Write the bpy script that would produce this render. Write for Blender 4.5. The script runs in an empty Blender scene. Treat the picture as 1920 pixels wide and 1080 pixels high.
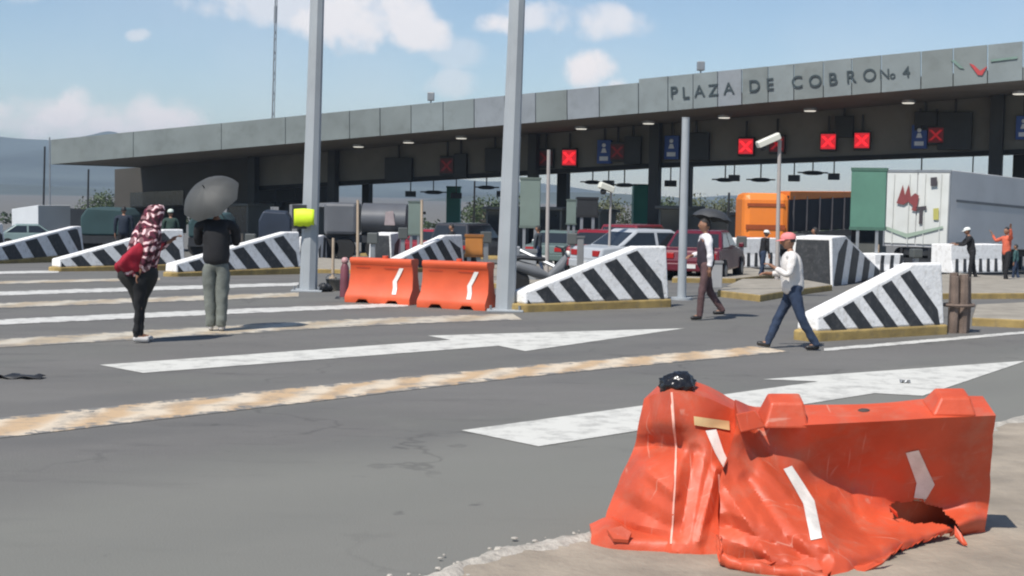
import bpy, bmesh, math, random
from mathutils import Vector, Matrix, noise
from mathutils.bvhtree import BVHTree
R = math.radians
random.seed(7)
SC = bpy.context.scene
COL = SC.collection

# ------------------------------------------------------------------ camera
F = 2750.0; CAMH = 2.1; ROLL = R(1.0); PITCH = math.atan(175 / F)
CAM = Vector((0, 0, CAMH))
fw = Vector((0, math.cos(PITCH), -math.sin(PITCH)))
r0 = Vector((1, 0, 0)); u0 = r0.cross(fw)
rt = r0 * math.cos(ROLL) + u0 * math.sin(ROLL)
up = -r0 * math.sin(ROLL) + u0 * math.cos(ROLL)
cd = bpy.data.cameras.new('camera'); cam = bpy.data.objects.new('camera', cd); COL.objects.link(cam)
m = Matrix((rt, up, -fw)).transposed().to_4x4(); m.translation = CAM
cam.matrix_world = m
cd.sensor_width = 36; cd.lens = F / 1920 * 36; cd.clip_start = 0.1; cd.clip_end = 20000
SC.camera = cam

# ------------------------------------------------------------------ sky and sun
SUN = Vector((-0.33, -0.47, 0.82)).normalized()
SUN_EL = math.asin(SUN.z); SUN_AZ = math.atan2(SUN.x, SUN.y)      # azimuth clockwise from +Y
W = bpy.data.worlds.new('World'); SC.world = W; W.use_nodes = True
wt = W.node_tree; wt.nodes.clear()
def wn(t, **k):
    n = wt.nodes.new(t)
    for a, b in k.items(): setattr(n, a, b)
    return n
def wm(op, a, b=None, c=None):
    n = wn('ShaderNodeMath', operation=op)
    for i, x in enumerate((a, b, c)):
        if x is None: continue
        if isinstance(x, (int, float)): n.inputs[i].default_value = x
        else: wt.links.new(x, n.inputs[i])
    return n.outputs[0]
sky = wn('ShaderNodeTexSky', sky_type='NISHITA')
sky.sun_disc = False; sky.sun_elevation = SUN_EL; sky.sun_rotation = SUN_AZ
sky.air_density = 1.15; sky.dust_density = 1.0; sky.ozone_density = 1.6; sky.altitude = 2200
tc = wn('ShaderNodeTexCoord'); sep = wn('ShaderNodeSeparateXYZ')
wt.links.new(tc.outputs['Generated'], sep.inputs[0])
yy = wm('MAXIMUM', sep.outputs[1], 0.05)
uu = wm('DIVIDE', sep.outputs[0], yy); vv = wm('DIVIDE', sep.outputs[2], yy)
nz = wn('ShaderNodeTexNoise'); nz.inputs['Scale'].default_value = 30; nz.inputs['Detail'].default_value = 7; nz.inputs['Roughness'].default_value = 0.55
wt.links.new(tc.outputs['Generated'], nz.inputs['Vector'])
nz2 = wn('ShaderNodeTexNoise'); nz2.inputs['Scale'].default_value = 7; nz2.inputs['Detail'].default_value = 4
wt.links.new(tc.outputs['Generated'], nz2.inputs['Vector'])
# cumulus banks: direction (tangent of bearing, tangent of height), half widths, weight
clouds = [(-0.285, 0.043, .085, .022, 1.0), (-0.285, 0.045, .068, .015, 1.0), (-0.25, 0.044, .05, .015, 1.0), (-0.300, 0.048, .050, .013, 1.0), (-0.262, 0.046, .040, .011, 1.0), (-0.338, 0.041, .030, .009, .9), (-0.100, 0.118, .052, .022, .85), (-0.165, 0.128, .060, .018, .60), (-0.065, .108, .024, .014, .85),
          (0.050, 0.118, .038, .013, .72), (-0.012, 0.114, .020, .009, .85), (0.012, 0.122, .025, .012, .7), (0.052, 0.083, .020, .015, 1.0), (0.064, 0.072, .014, .012, .9), (-0.045, .074, .022, .010, .40), (-0.04, 0.096, .03, .012, .3),
          (-0.255, 0.103, .009, .005, .5), (0.1, .19, .09, .03, .7), (-0.5, .14, .1, .05, .8), (0.55, .1, .12, .05, .8), (-0.345, .135, .03, .012, .35)]
mask = None
for (cu, cv, a, b, wgt) in clouds:
    du = wm('DIVIDE', wm('SUBTRACT', uu, cu), a); dv = wm('DIVIDE', wm('SUBTRACT', vv, cv), b)
    d2 = wm('ADD', wm('MULTIPLY', du, du), wm('MULTIPLY', dv, dv))
    e = wm('MULTIPLY', wm('SUBTRACT', 1.0, d2), 0.75)
    e = wm('ADD', e, wm('MULTIPLY', wm('SUBTRACT', nz.outputs[0], 0.5), 3.0))
    mr = wn('ShaderNodeMapRange', interpolation_type='SMOOTHSTEP')
    wt.links.new(e, mr.inputs['Value']); mr.inputs['From Min'].default_value = -0.18; mr.inputs['From Max'].default_value = 0.75
    mr.inputs['To Min'].default_value = 0; mr.inputs['To Max'].default_value = wgt
    mask = mr.outputs[0] if mask is None else wm('MAXIMUM', mask, mr.outputs[0])
gen = wn('ShaderNodeMapRange'); wt.links.new(nz2.outputs[0], gen.inputs['Value'])
gen.inputs['From Min'].default_value = 0.45; gen.inputs['From Max'].default_value = 0.8; gen.inputs['To Max'].default_value = 0.16
mask = wm('MAXIMUM', mask, gen.outputs[0])
mask = wm('MULTIPLY', mask, wm('GREATER_THAN', sep.outputs[1], 0.1))
mix = wn('ShaderNodeMix', data_type='RGBA')
wt.links.new(mask, mix.inputs['Factor']); wt.links.new(sky.outputs[0], mix.inputs['A'])
mix.inputs['B'].default_value = (9.0, 8.5, 8.4, 1)
bg = wn('ShaderNodeBackground'); bg.inputs['Strength'].default_value = 0.092
wt.links.new(mix.outputs['Result'], bg.inputs['Color'])
wo = wn('ShaderNodeOutputWorld'); wt.links.new(bg.outputs[0], wo.inputs[0])
sl = bpy.data.lights.new('sun', 'SUN'); sl.energy = 4.2; sl.angle = R(0.5); sl.color = (1, .955, .89)
so = bpy.data.objects.new('sun', sl); COL.objects.link(so)
so.rotation_euler = (-SUN).to_track_quat('-Z', 'Y').to_euler()
SC.view_settings.view_transform = 'Standard'; SC.view_settings.look = 'None'
SC.view_settings.exposure = 0.35; SC.view_settings.gamma = 1
SC.cycles.filter_width = 2.1; SC.cycles.volume_step_rate = 4; SC.cycles.volume_max_steps = 128

# ------------------------------------------------------------------ measuring helpers (photo pixel -> place in the world)
def ground(y):
    t = (min(y, 115) - 34) / 4
    return -0.030 * 4 * (math.log1p(math.exp(t)) if t < 40 else t)
def ray(px, py): return fw + rt * ((px - 960) / F) - up * ((py - 540) / F)
def PD(px, py, y): d = ray(px, py); return CAM + d * (y / d.y)
def GP(px, py):
    d = ray(px, py); z = 0.0
    for _ in range(25):
        k = (z - CAMH) / d.z; z = ground(d.y * k)
    p = CAM + d * k; p.z = ground(p.y); return p
def GX(px, y):
    g = ground(y); py = 540
    p = PD(px, 400, y); return Vector((p.x, y, g))
def PV(px, py, A, n):
    d = ray(px, py); k = (A - CAM).dot(n) / d.dot(n); return CAM + d * k
def ppm(y): return F / y

# ------------------------------------------------------------------ materials
MATS = {}
def scratch(M, col, amt):
    t = M.node_tree; p = t.nodes['Principled BSDF']; N = t.nodes.new; L = t.links.new; src = p.inputs['Base Color'].links[0].from_socket
    c = N('ShaderNodeTexCoord'); prev = src
    for rot, sc, lo in ((.5, (2.5, 60, 2.5), .66), (-.7, (50, 2, 3), .68), (.1, (9, 9, 9), .70)):
        mp = N('ShaderNodeMapping'); mp.inputs['Rotation'].default_value = (rot * .3, rot, rot); mp.inputs['Scale'].default_value = sc; L(c.outputs['Object'], mp.inputs[0])
        n = N('ShaderNodeTexNoise'); n.inputs['Scale'].default_value = 1; n.inputs['Detail'].default_value = 4; L(mp.outputs[0], n.inputs['Vector'])
        r = N('ShaderNodeMapRange'); L(n.outputs[0], r.inputs[0]); r.inputs[1].default_value = lo; r.inputs[2].default_value = lo + .08; r.inputs[4].default_value = amt
        x = N('ShaderNodeMix'); x.data_type = 'RGBA'; L(r.outputs[0], x.inputs['Factor']); L(prev, x.inputs['A']); x.inputs['B'].default_value = col + (1,); prev = x.outputs['Result']
    L(prev, p.inputs['Base Color'])

def mat(name, rgb, rough=.6, var=.12, scale=6, bump=0.0, bscale=60, metal=0, spec=.5, dirt=0.0, dirtc=(.12, .10, .08), emit=0, alpha=1, trans=0):
    if name in MATS: return MATS[name]
    M = bpy.data.materials.new(name); M.use_nodes = True; t = M.node_tree; p = t.nodes['Principled BSDF']
    p.inputs['Roughness'].default_value = rough; p.inputs['Metallic'].default_value = metal
    p.inputs['Specular IOR Level'].default_value = spec
    c = t.nodes.new('ShaderNodeTexCoord'); n = t.nodes.new('ShaderNodeTexNoise')
    n.inputs['Scale'].default_value = scale; n.inputs['Detail'].default_value = 5
    t.links.new(c.outputs['Object'], n.inputs['Vector'])
    r = t.nodes.new('ShaderNodeValToRGB'); t.links.new(n.outputs[0], r.inputs[0])
    r.color_ramp.elements[0].position = .3; r.color_ramp.elements[1].position = .7
    r.color_ramp.elements[0].color = tuple(x * (1 - var) for x in rgb) + (1,)
    r.color_ramp.elements[1].color = tuple(min(1, x * (1 + var)) for x in rgb) + (1,)
    out = r.outputs[0]
    if dirt:
        n2 = t.nodes.new('ShaderNodeTexNoise'); n2.inputs['Scale'].default_value = scale * 2.3; n2.inputs['Detail'].default_value = 8; n2.inputs['Roughness'].default_value = .7
        t.links.new(c.outputs['Object'], n2.inputs['Vector'])
        mr = t.nodes.new('ShaderNodeMapRange'); t.links.new(n2.outputs[0], mr.inputs[0])
        mr.inputs[1].default_value = .5; mr.inputs[2].default_value = .75; mr.inputs[4].default_value = dirt
        mx = t.nodes.new('ShaderNodeMix'); mx.data_type = 'RGBA'
        t.links.new(mr.outputs[0], mx.inputs['Factor']); t.links.new(out, mx.inputs['A']); mx.inputs['B'].default_value = dirtc + (1,)
        out = mx.outputs['Result']
    t.links.new(out, p.inputs['Base Color'])
    if bump:
        b = t.nodes.new('ShaderNodeTexNoise'); b.inputs['Scale'].default_value = bscale; b.inputs['Detail'].default_value = 4
        t.links.new(c.outputs['Object'], b.inputs['Vector'])
        bb = t.nodes.new('ShaderNodeBump'); bb.inputs['Strength'].default_value = bump; bb.inputs['Distance'].default_value = .02
        t.links.new(b.outputs[0], bb.inputs['Height']); t.links.new(bb.outputs[0], p.inputs['Normal'])
    if emit:
        p.inputs['Emission Color'].default_value = rgb + (1,); p.inputs['Emission Strength'].default_value = emit
    if trans: p.inputs['Transmission Weight'].default_value = trans
    if alpha < 1: p.inputs['Alpha'].default_value = alpha
    MATS[name] = M
    return M
white = mat('white_road_paint_concrete', (.84, .83, .81), .75, .05, 3, .4, 22, dirt=.8, dirtc=(.42, .39, .34))
black = mat('black_paint', (.028, .03, .033), .65, .25, 4, .2, 30, dirt=.35, dirtc=(.20, .19, .18))
ochre = mat('ochre_kerb_paint', (.34, .24, .085), .8, .25, 3, .3, 25, dirt=.65, dirtc=(.14, .12, .09))
kerbc = mat('kerb_concrete', (.30, .27, .22), .85, .2, 2, .3, 25, dirt=.4)
galv = mat('galvanised_pole', (.34, .365, .38), .6, .08, 1.5)
steel = mat('grey_steel', (.30, .31, .32), .45, .1, 3, metal=.6)
dark = mat('dark_metal', (.022, .023, .025), .55, .2, 4)
tyre = mat('tyre_rubber', (.018, .018, .018), .85, .2, 10)
glass = mat('dark_vehicle_glass', (.018, .022, .026), .12, .1, 2, spec=.7)
orange = mat('orange_plastic', (.56, .080, .031), .52, .20, 2.2, .15, 22, dirt=.6, dirtc=(.42, .17, .11))
orange2 = mat('bright_orange_plastic', (.62, .092, .028), .48, .08, 3, .06, 14, dirt=.10, dirtc=(.4, .15, .08))
scratch(orange, (.60, .30, .22), .6); scratch(white, (.20, .19, .18), .45)
refl = mat('white_reflective_tape', (.72, .71, .66), .4, .12, 9, dirt=.3, dirtc=(.35, .3, .25))
skin = mat('brown_skin', (.27, .135, .08), .55, .08, 8)
hairm = mat('black_hair', (.012, .010, .009), .55, .3, 40, .4, 120)
redled = mat('red_led', (1.0, .02, .03), .5, .02, 5, emit=1.1)
redled2 = mat('dim_red_led', (.55, .012, .02), .5, .02, 5, emit=.22)
bluesign = mat('blue_sign', (.025, .07, .26), .5, .1, 3)

# ------------------------------------------------------------------ mesh helpers
class MB:
    def __init__(s): s.v = []; s.f = []; s.m = []; s.sm = []
    def add(s, vs, fs, mi=0, smooth=False):
        o = len(s.v); s.v += [Vector(v) for v in vs]
        for f in fs: s.f.append([i + o for i in f]); s.m.append(mi); s.sm.append(smooth)
        return s
    def box(s, x0, x1, y0, y1, z0, z1, mi=0, T=None):
        vs = [Vector((x, y, z)) for x in (x0, x1) for y in (y0, y1) for z in (z0, z1)]
        if T: vs = [T @ v for v in vs]
        return s.add(vs, [(0, 1, 3, 2), (4, 6, 7, 5), (0, 4, 5, 1), (2, 3, 7, 6), (0, 2, 6, 4), (1, 5, 7, 3)], mi)
    def prism(s, poly, d, mi=0, smooth=False):      # poly: 3-D outline, d: extrusion vector
        n = len(poly); d = Vector(d); vs = [Vector(p) for p in poly] + [Vector(p) + d for p in poly]
        return s.add(vs, [tuple(range(n))[::-1], tuple(range(n, 2 * n))] + [(i, (i + 1) % n, n + (i + 1) % n, n + i) for i in range(n)], mi, smooth)
    def poly(s, pts, mi=0): return s.add(pts, [tuple(range(len(pts)))], mi)
    def loft(s, rings, cap=True, mi=0, smooth=True, closed=True):
        n = len(rings[0]); vs = [p for r in rings for p in r]; fs = []
        for i in range(len(rings) - 1):
            for j in range(n if closed else n - 1):
                k = (j + 1) % n; fs.append((i * n + j, i * n + k, (i + 1) * n + k, (i + 1) * n + j))
        if cap: fs += [tuple(range(n))[::-1], tuple(range((len(rings) - 1) * n, len(rings) * n))]
        return s.add(vs, fs, mi, smooth)
    def tube(s, pts, rad, seg=8, mi=0, smooth=True):
        pts = [Vector(p) for p in pts]
        if not hasattr(rad, '__len__'): rad = [rad] * len(pts)
        rings = []
        for i, p in enumerate(pts):
            t = (pts[min(i + 1, len(pts) - 1)] - pts[max(i - 1, 0)]).normalized()
            a = t.cross(Vector((0, 0, 1)) if abs(t.z) < .9 else Vector((1, 0, 0))).normalized(); b = t.cross(a)
            rings.append([p + (a * math.cos(2 * math.pi * j / seg) + b * math.sin(2 * math.pi * j / seg)) * rad[i] for j in range(seg)])
        return s.loft(rings, True, mi, smooth)
    def ball(s, c, r, mi=0, nu=10, nv=7):
        r = Vector((r, r, r)) if not hasattr(r, '__len__') else Vector(r); c = Vector(c)
        rings = [[c + Vector((math.sin(math.pi * i / nv) * math.cos(2 * math.pi * j / nu) * r.x, math.sin(math.pi * i / nv) * math.sin(2 * math.pi * j / nu) * r.y, math.cos(math.pi * i / nv) * r.z)) for j in range(nu)] for i in range(1, nv)]
        return s.loft(rings, True, mi, True)
    def build(s, name, mats, parent=None, bev=0, sharp=40):
        me = bpy.data.meshes.new(name); me.from_pydata([tuple(v) for v in s.v], [], s.f)
        if not isinstance(mats, (list, tuple)): mats = [mats]
        for x in mats: me.materials.append(x)
        for p, a, b in zip(me.polygons, s.m, s.sm): p.material_index = a; p.use_smooth = b
        bm = bmesh.new(); bm.from_mesh(me); bmesh.ops.recalc_face_normals(bm, faces=bm.faces); bm.to_mesh(me); bm.free()
        if any(s.sm): me.set_sharp_from_angle(angle=R(sharp))
        o = bpy.data.objects.new(name, me); COL.objects.link(o)
        if parent: o.parent = parent
        if bev:
            b = o.modifiers.new('bevel', 'BEVEL'); b.width = bev; b.segments = 2; b.limit_method = 'ANGLE'
        return o
def tag(o, label=None, cat=None, group=None, kind=None):
    for k, v in (('label', label), ('category', cat), ('group', group), ('kind', kind)):
        if v: o[k] = v
    return o
def thing(name, label, cat, loc=(0, 0, 0), rotz=0, group=None):
    o = bpy.data.objects.new(name, None); COL.objects.link(o); o.location = loc; o.rotation_euler = (0, 0, rotz)
    o.empty_display_size = .2
    return tag(o, label, cat, group)
def copy_tree(o, parent=None):
    c = o.copy(); COL.objects.link(c)
    if parent: c.parent = parent
    for ch in list(o.children): copy_tree(ch, c)
    return c
def text_mesh(mb, s, M4, size, mi=0, depth=.02, align='CENTER'):
    cu = bpy.data.curves.new('t', 'FONT'); cu.body = s; cu.size = size; cu.align_x = align; cu.align_y = 'CENTER'; cu.extrude = depth; cu.offset = size * .006
    o = bpy.data.objects.new('t', cu); COL.objects.link(o)
    bpy.context.view_layer.update()
    me = bpy.data.meshes.new_from_object(o.evaluated_get(bpy.context.evaluated_depsgraph_get()))
    mb.add([M4 @ v.co for v in me.vertices], [tuple(p.vertices) for p in me.polygons], mi)
    bpy.data.objects.remove(o); bpy.data.curves.remove(cu); bpy.data.meshes.remove(me)
def frame(o, x, y, z):
    M4 = Matrix((x, y, z)).transposed().to_4x4(); M4.translation = o; return M4
def clip(poly, reg):          # convex clip, both counter-clockwise (x, z)
    out = poly
    for i in range(len(reg)):
        a = reg[i]; b = reg[(i + 1) % len(reg)]; inp = out; out = []
        side = lambda p: (b[0] - a[0]) * (p[1] - a[1]) - (b[1] - a[1]) * (p[0] - a[0])
        for j in range(len(inp)):
            p = inp[j]; q = inp[(j + 1) % len(inp)]; sp, sq = side(p), side(q)
            if sp >= 0: out.append(p)
            if sp * sq < 0: t = sp / (sp - sq); out.append((p[0] + (q[0] - p[0]) * t, p[1] + (q[1] - p[1]) * t))
        if not out: return []
    return out
def catmull(p0, p1, p2, p3, t):
    return .5 * ((2 * p1) + (p2 - p0) * t + (2 * p0 - 5 * p1 + 4 * p2 - p3) * t * t + (3 * p1 - p0 - 3 * p2 + p3) * t ** 3)
def spline(pts, n):
    pts = [Vector(p) for p in pts]; out = []
    for i in range(len(pts) - 1):
        a = pts[i - 1] if i else pts[0] * 2 - pts[1]; d = pts[i + 2] if i + 2 < len(pts) else pts[-1] * 2 - pts[-2]
        for k in range(n): out.append(catmull(a, pts[i], pts[i + 1], d, k / n))
    return out + [pts[-1]]

# ------------------------------------------------------------------ ground
def asphalt():
    M = bpy.data.materials.new('worn_asphalt'); M.use_nodes = True; t = M.node_tree; p = t.nodes['Principled BSDF']
    N = t.nodes.new; L = t.links.new
    c = N('ShaderNodeTexCoord'); mp = N('ShaderNodeMapping'); mp.inputs['Rotation'].default_value = (0, 0, R(-44)); mp.inputs['Scale'].default_value = (.25, 1, 1)
    L(c.outputs['Object'], mp.inputs[0])
    def ns(v, s, d=6, r=.6):
        n = N('ShaderNodeTexNoise'); n.inputs['Scale'].default_value = s; n.inputs['Detail'].default_value = d; n.inputs['Roughness'].default_value = r
        L(v, n.inputs['Vector']); return n.outputs[0]
    def rng(v, a, b, c0, c1):
        n = N('ShaderNodeMapRange'); L(v, n.inputs[0])
        for i, x in enumerate((a, b, c0, c1)): n.inputs[i + 1].default_value = x
        return n.outputs[0]
    def mixc(f, a, b):
        n = N('ShaderNodeMix'); n.data_type = 'RGBA'; L(f, n.inputs['Factor'])
        for k, x in (('A', a), ('B', b)):
            if isinstance(x, tuple): n.inputs[k].default_value = x + (1,)
            else: L(x, n.inputs[k])
        return n.outputs['Result']
    base = mixc(rng(ns(mp.outputs[0], .5), .35, .65, 0, 1), (.152, .146, .136), (.196, .188, .174))
    base = mixc(rng(ns(c.outputs['Object'], .35, 5, .6), .46, .62, 0, .8), base, (.176, .176, .156))
    base = mixc(rng(ns(mp.outputs[0], 1.7, 7, .7), .57, .70, 0, .65), base, (.080, .078, .074))
    base = mixc(rng(ns(c.outputs['Object'], 2.3, 8, .75), .54, .74, 0, .5), base, (.225, .215, .198))
    base = mixc(rng(ns(c.outputs['Object'], 90, 2, .5), .30, .72, 0, .8), base, (.098, .095, .09))
    a0, a1 = GP(0, 803), GP(1000, 695); ld = (a1 - a0).normalized(); cx_ = Vector((ld.y, -ld.x, 0))
    dt = N('ShaderNodeVectorMath'); dt.operation = 'DOT_PRODUCT'; L(c.outputs['Object'], dt.inputs[0]); dt.inputs[1].default_value = cx_
    def mt(op, a, b=0.0):
        q = N('ShaderNodeMath'); q.operation = op
        for i, x in enumerate((a, b)):
            if isinstance(x, (int, float)): q.inputs[i].default_value = x
            else: L(x, q.inputs[i])
        return q.outputs[0]
    ac = mt('ADD', dt.outputs['Value'], mt('MULTIPLY', ns(c.outputs['Object'], .25, 5), 1.6))
    trk = rng(mt('SINE', mt('MULTIPLY', ac, 3.5)), .1, 1, 0, .42)           # wheel paths polished darker along each lane
    trk = mt('MULTIPLY', trk, rng(ns(mp.outputs[0], .6, 5), .38, .62, 0, 1))
    base = mixc(trk, base, (.105, .103, .10))
    old = GP(300, 890).dot(cx_)
    om_ = rng(ac, old + .2, old + 1.6, 0, .6); base = mixc(om_, base, (.205, .205, .180))   # older greyer surfacing beside the shoulder
    spots = rng(ns(c.outputs['Object'], 3.2, 3, .5), .70, .78, 0, .6); base = mixc(spots, base, (.06, .058, .056))
    v = N('ShaderNodeTexVoronoi'); v.feature = 'DISTANCE_TO_EDGE'; v.inputs['Scale'].default_value = .22
    wv = N('ShaderNodeVectorMath'); wv.operation = 'ADD'; nn = N('ShaderNodeTexNoise'); nn.inputs['Scale'].default_value = 1.1; nn.inputs['Detail'].default_value = 6; L(c.outputs['Object'], nn.inputs['Vector'])
    sc_ = N('ShaderNodeVectorMath'); sc_.operation = 'SCALE'; sc_.inputs['Scale'].default_value = 2.2; L(nn.outputs['Color'], sc_.inputs[0]); L(c.outputs['Object'], wv.inputs[0]); L(sc_.outputs[0], wv.inputs[1]); L(wv.outputs[0], v.inputs['Vector'])
    ck = rng(v.outputs['Distance'], .0, .012, .55, 0)
    gate = N('ShaderNodeMath'); gate.operation = 'MULTIPLY'; L(ck, gate.inputs[0]); L(rng(ns(c.outputs['Object'], .3, 3), .45, .6, 0, 1), gate.inputs[1])
    base = mixc(gate.outputs[0], base, (.06, .058, .055))
    L(base, p.inputs['Base Color']); p.inputs['Roughness'].default_value = .82; p.inputs['Specular IOR Level'].default_value = .3
    b = N('ShaderNodeBump'); b.inputs['Strength'].default_value = .45; b.inputs['Distance'].default_value = .012
    L(ns(c.outputs['Object'], 55, 4, .7), b.inputs['Height']); L(b.outputs[0], p.inputs['Normal'])
    return M
asph = asphalt()
mb = MB()
xs = [-3500, -1500, -700, -300, -150] + [-80 + 4 * i for i in range(41)] + [150, 300, 700, 1500, 3500]
ys = [-60, -20, -5] + [1.5 * i for i in range(81)] + [140, 180, 260, 400, 700, 1200, 2000, 3500]
vs = [(x, y, ground(y)) for y in ys for x in xs]; n = len(xs)
mb.add(vs, [(j * n + i, j * n + i + 1, (j + 1) * n + i + 1, (j + 1) * n + i) for j in range(len(ys) - 1) for i in range(n - 1)], 0, True)
tag(mb.build('road', asph), kind='structure')

def paint_mat(name, rgb, rgb2=None, wear=.35, pitch=None, edge=0):
    M = bpy.data.materials.new(name); M.use_nodes = True; t = M.node_tree; p = t.nodes['Principled BSDF']; N = t.nodes.new; L = t.links.new
    c = N('ShaderNodeTexCoord')
    n = N('ShaderNodeTexNoise'); n.inputs['Scale'].default_value = 3.2; n.inputs['Detail'].default_value = 9; n.inputs['Roughness'].default_value = .72; L(c.outputs['Object'], n.inputs['Vector'])
    r = N('ShaderNodeMapRange'); L(n.outputs[0], r.inputs[0]); r.inputs[1].default_value = .48; r.inputs[2].default_value = .72; r.inputs[4].default_value = wear
    mx = N('ShaderNodeMix'); mx.data_type = 'RGBA'; L(r.outputs[0], mx.inputs['Factor']); mx.inputs['A'].default_value = rgb + (1,); mx.inputs['B'].default_value = (.18, .173, .16, 1)
    if edge:     # ragged paint edges: the border of the strip is broken by noise
        u0 = N('ShaderNodeUVMap'); s0 = N('ShaderNodeSeparateXYZ'); L(u0.outputs[0], s0.inputs[0])
        def m0(op, a, b):
            q = N('ShaderNodeMath'); q.operation = op
            for i, x in enumerate((a, b)):
                if isinstance(x, (int, float)): q.inputs[i].default_value = x
                else: L(x, q.inputs[i])
            return q.outputs[0]
        ne = N('ShaderNodeTexNoise'); ne.inputs['Scale'].default_value = 4.5; ne.inputs['Detail'].default_value = 8; ne.inputs['Roughness'].default_value = .7; L(c.outputs['Object'], ne.inputs['Vector'])
        dd = m0('SUBTRACT', .5, m0('ABSOLUTE', m0('SUBTRACT', s0.outputs[1], .5), 0)); dd = m0('ADD', dd, m0('MULTIPLY', m0('SUBTRACT', ne.outputs[0], .55), edge))
        re_ = N('ShaderNodeMapRange'); L(dd, re_.inputs[0]); re_.inputs[1].default_value = -.02; re_.inputs[2].default_value = .07; re_.inputs[3].default_value = 1; re_.inputs[4].default_value = 0
        L(m0('MAXIMUM', re_.outputs[0], r.outputs[0]), mx.inputs['Factor'])
    if rgb2:     # alternating blocks along the strip, softened by wear: real paint laid in two colours
        u = N('ShaderNodeUVMap'); s = N('ShaderNodeSeparateXYZ'); L(u.outputs[0], s.inputs[0])
        n3 = N('ShaderNodeTexNoise'); n3.inputs['Scale'].default_value = 1.6; n3.inputs['Detail'].default_value = 6; L(c.outputs['Object'], n3.inputs['Vector'])
        def mth(op, a, b):
            q = N('ShaderNodeMath'); q.operation = op
            for i, x in enumerate((a, b)):
                if isinstance(x, (int, float)): q.inputs[i].default_value = x
                else: L(x, q.inputs[i])
            return q.outputs[0]
        row = mth('MULTIPLY', mth('FLOOR', mth('MULTIPLY', s.outputs[1], 2.0), 0), .5)
        a = mth('ADD', mth('DIVIDE', s.outputs[0], pitch), row)
        a = mth('ADD', mth('DIVIDE', s.outputs[0], pitch), mth('MULTIPLY', s.outputs[1], .55)); a = mth('ADD', a, mth('MULTIPLY', n3.outputs[0], 1.1))
        sn = mth('SINE', mth('MULTIPLY', a, 6.283), 0)
        rr = N('ShaderNodeMapRange'); L(sn, rr.inputs[0]); rr.inputs[1].default_value = -.75; rr.inputs[2].default_value = .75
        m2 = N('ShaderNodeMix'); m2.data_type = 'RGBA'; L(rr.outputs[0], m2.inputs['Factor']); m2.inputs['A'].default_value = rgb + (1,); m2.inputs['B'].default_value = rgb2 + (1,)
        L(m2.outputs['Result'], mx.inputs['A'])
    L(mx.outputs['Result'], p.inputs['Base Color']); p.inputs['Roughness'].default_value = .7
    b = N('ShaderNodeBump'); b.inputs['Strength'].default_value = .3; b.inputs['Distance'].default_value = .01; n4 = N('ShaderNodeTexNoise'); n4.inputs['Scale'].default_value = 50
    L(c.outputs['Object'], n4.inputs['Vector']); L(n4.outputs[0], b.inputs['Height']); L(b.outputs[0], p.inputs['Normal'])
    return M
pw = paint_mat('white_arrow_paint', (.60, .59, .54), wear=.75)
pw2 = paint_mat('worn_white_line_paint', (.58, .57, .53), wear=.85, edge=1.0)
prum = paint_mat('tan_and_cream_rumble_paint', (.52, .365, .215), (.63, .53, .40), wear=.9, pitch=.95, edge=1.3)
prum2 = paint_mat('worn_cream_rumble_paint', (.42, .34, .235), (.52, .47, .38), wear=.95, pitch=1.5, edge=1.5)
LAY = [0.005]
def strip(name, A, B, material, lift=None, n=40):     # painted strip between two ground polylines (pixels)
    lift = lift or .005
    a = spline([GP(*p) for p in A], max(2, n // max(1, len(A) - 1))); b = spline([GP(*p) for p in B], max(2, n // max(1, len(B) - 1)))
    k = min(len(a), len(b)); mb = MB(); uv = []
    rows = 4; vs = []; ln = 0
    for i in range(k):
        if i: ln += (a[i] - a[i - 1]).length
        for j in range(rows + 1):
            q = a[i].lerp(b[i], j / rows); q.z = ground(q.y) + lift; vs.append(q); uv.append((ln, j / rows * .999))
    mb.add(vs, [(i * (rows + 1) + j, i * (rows + 1) + j + 1, (i + 1) * (rows + 1) + j + 1, (i + 1) * (rows + 1) + j) for i in range(k - 1) for j in range(rows)], 0, False)
    o = mb.build(name, material); l = o.data.uv_layers.new(name='UVMap')
    for lp in o.data.loops: l.data[lp.index].uv = uv[lp.vertex_index]
    return tag(o, kind='structure')
# arrow painted in the middle lane, and one in the near lane (stem + head, one sheet each)
def arrow(stem_a, stem_b, head):
    mb = MB(); A = [GP(*p) for p in stem_a]; B = [GP(*p) for p in stem_b]; H = [GP(*p) for p in head]
    for q in A + B + H: q.z = ground(q.y) + .006
    for i in range(12):
        t0, t1 = i / 12, (i + 1) / 12
        mb.poly([A[0].lerp(A[1], t0), B[0].lerp(B[1], t0), B[0].lerp(B[1], t1), A[0].lerp(A[1], t1)])
    mb.poly(H)
    return tag(mb.build('lane_arrow', pw), kind='structure')
arrow([(187, 685), (845, 638)], [(268, 700), (935, 649)], [(802, 630), (1285, 616), (985, 659), (935, 649), (845, 638)])
arrow([(865, 808), (1535, 716)], [(1010, 838), (1640, 738)], [(1430, 712), (1925, 677), (1730, 743), (1640, 738), (1535, 716)])
strip('rumble_strip', [(-150, 800), (0, 784), (560, 727), (1000, 685), (1420, 649)], [(-150, 838), (0, 822), (560, 757), (1000, 706), (1480, 660)], prum)
strip('rumble_strip', [(-80, 640), (0, 636), (400, 612), (700, 597), (960, 588)], [(-80, 656), (0, 652), (400, 629), (700, 611), (980, 600)], prum2)
strip('lane_line', [(-100, 604), (0, 599), (400, 581), (765, 568)], [(-100, 616), (0, 610), (400, 591), (765, 575)], pw2)
strip('lane_line', [(-100, 551), (0, 547), (300, 537), (560, 530)], [(-100, 560), (0, 555), (300, 545), (560, 536)], pw2)
strip('rumble_strip', [(-100, 571), (0, 568), (300, 557), (560, 548)], [(-100, 582), (0, 578), (300, 567), (560, 557)], prum2)
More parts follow.
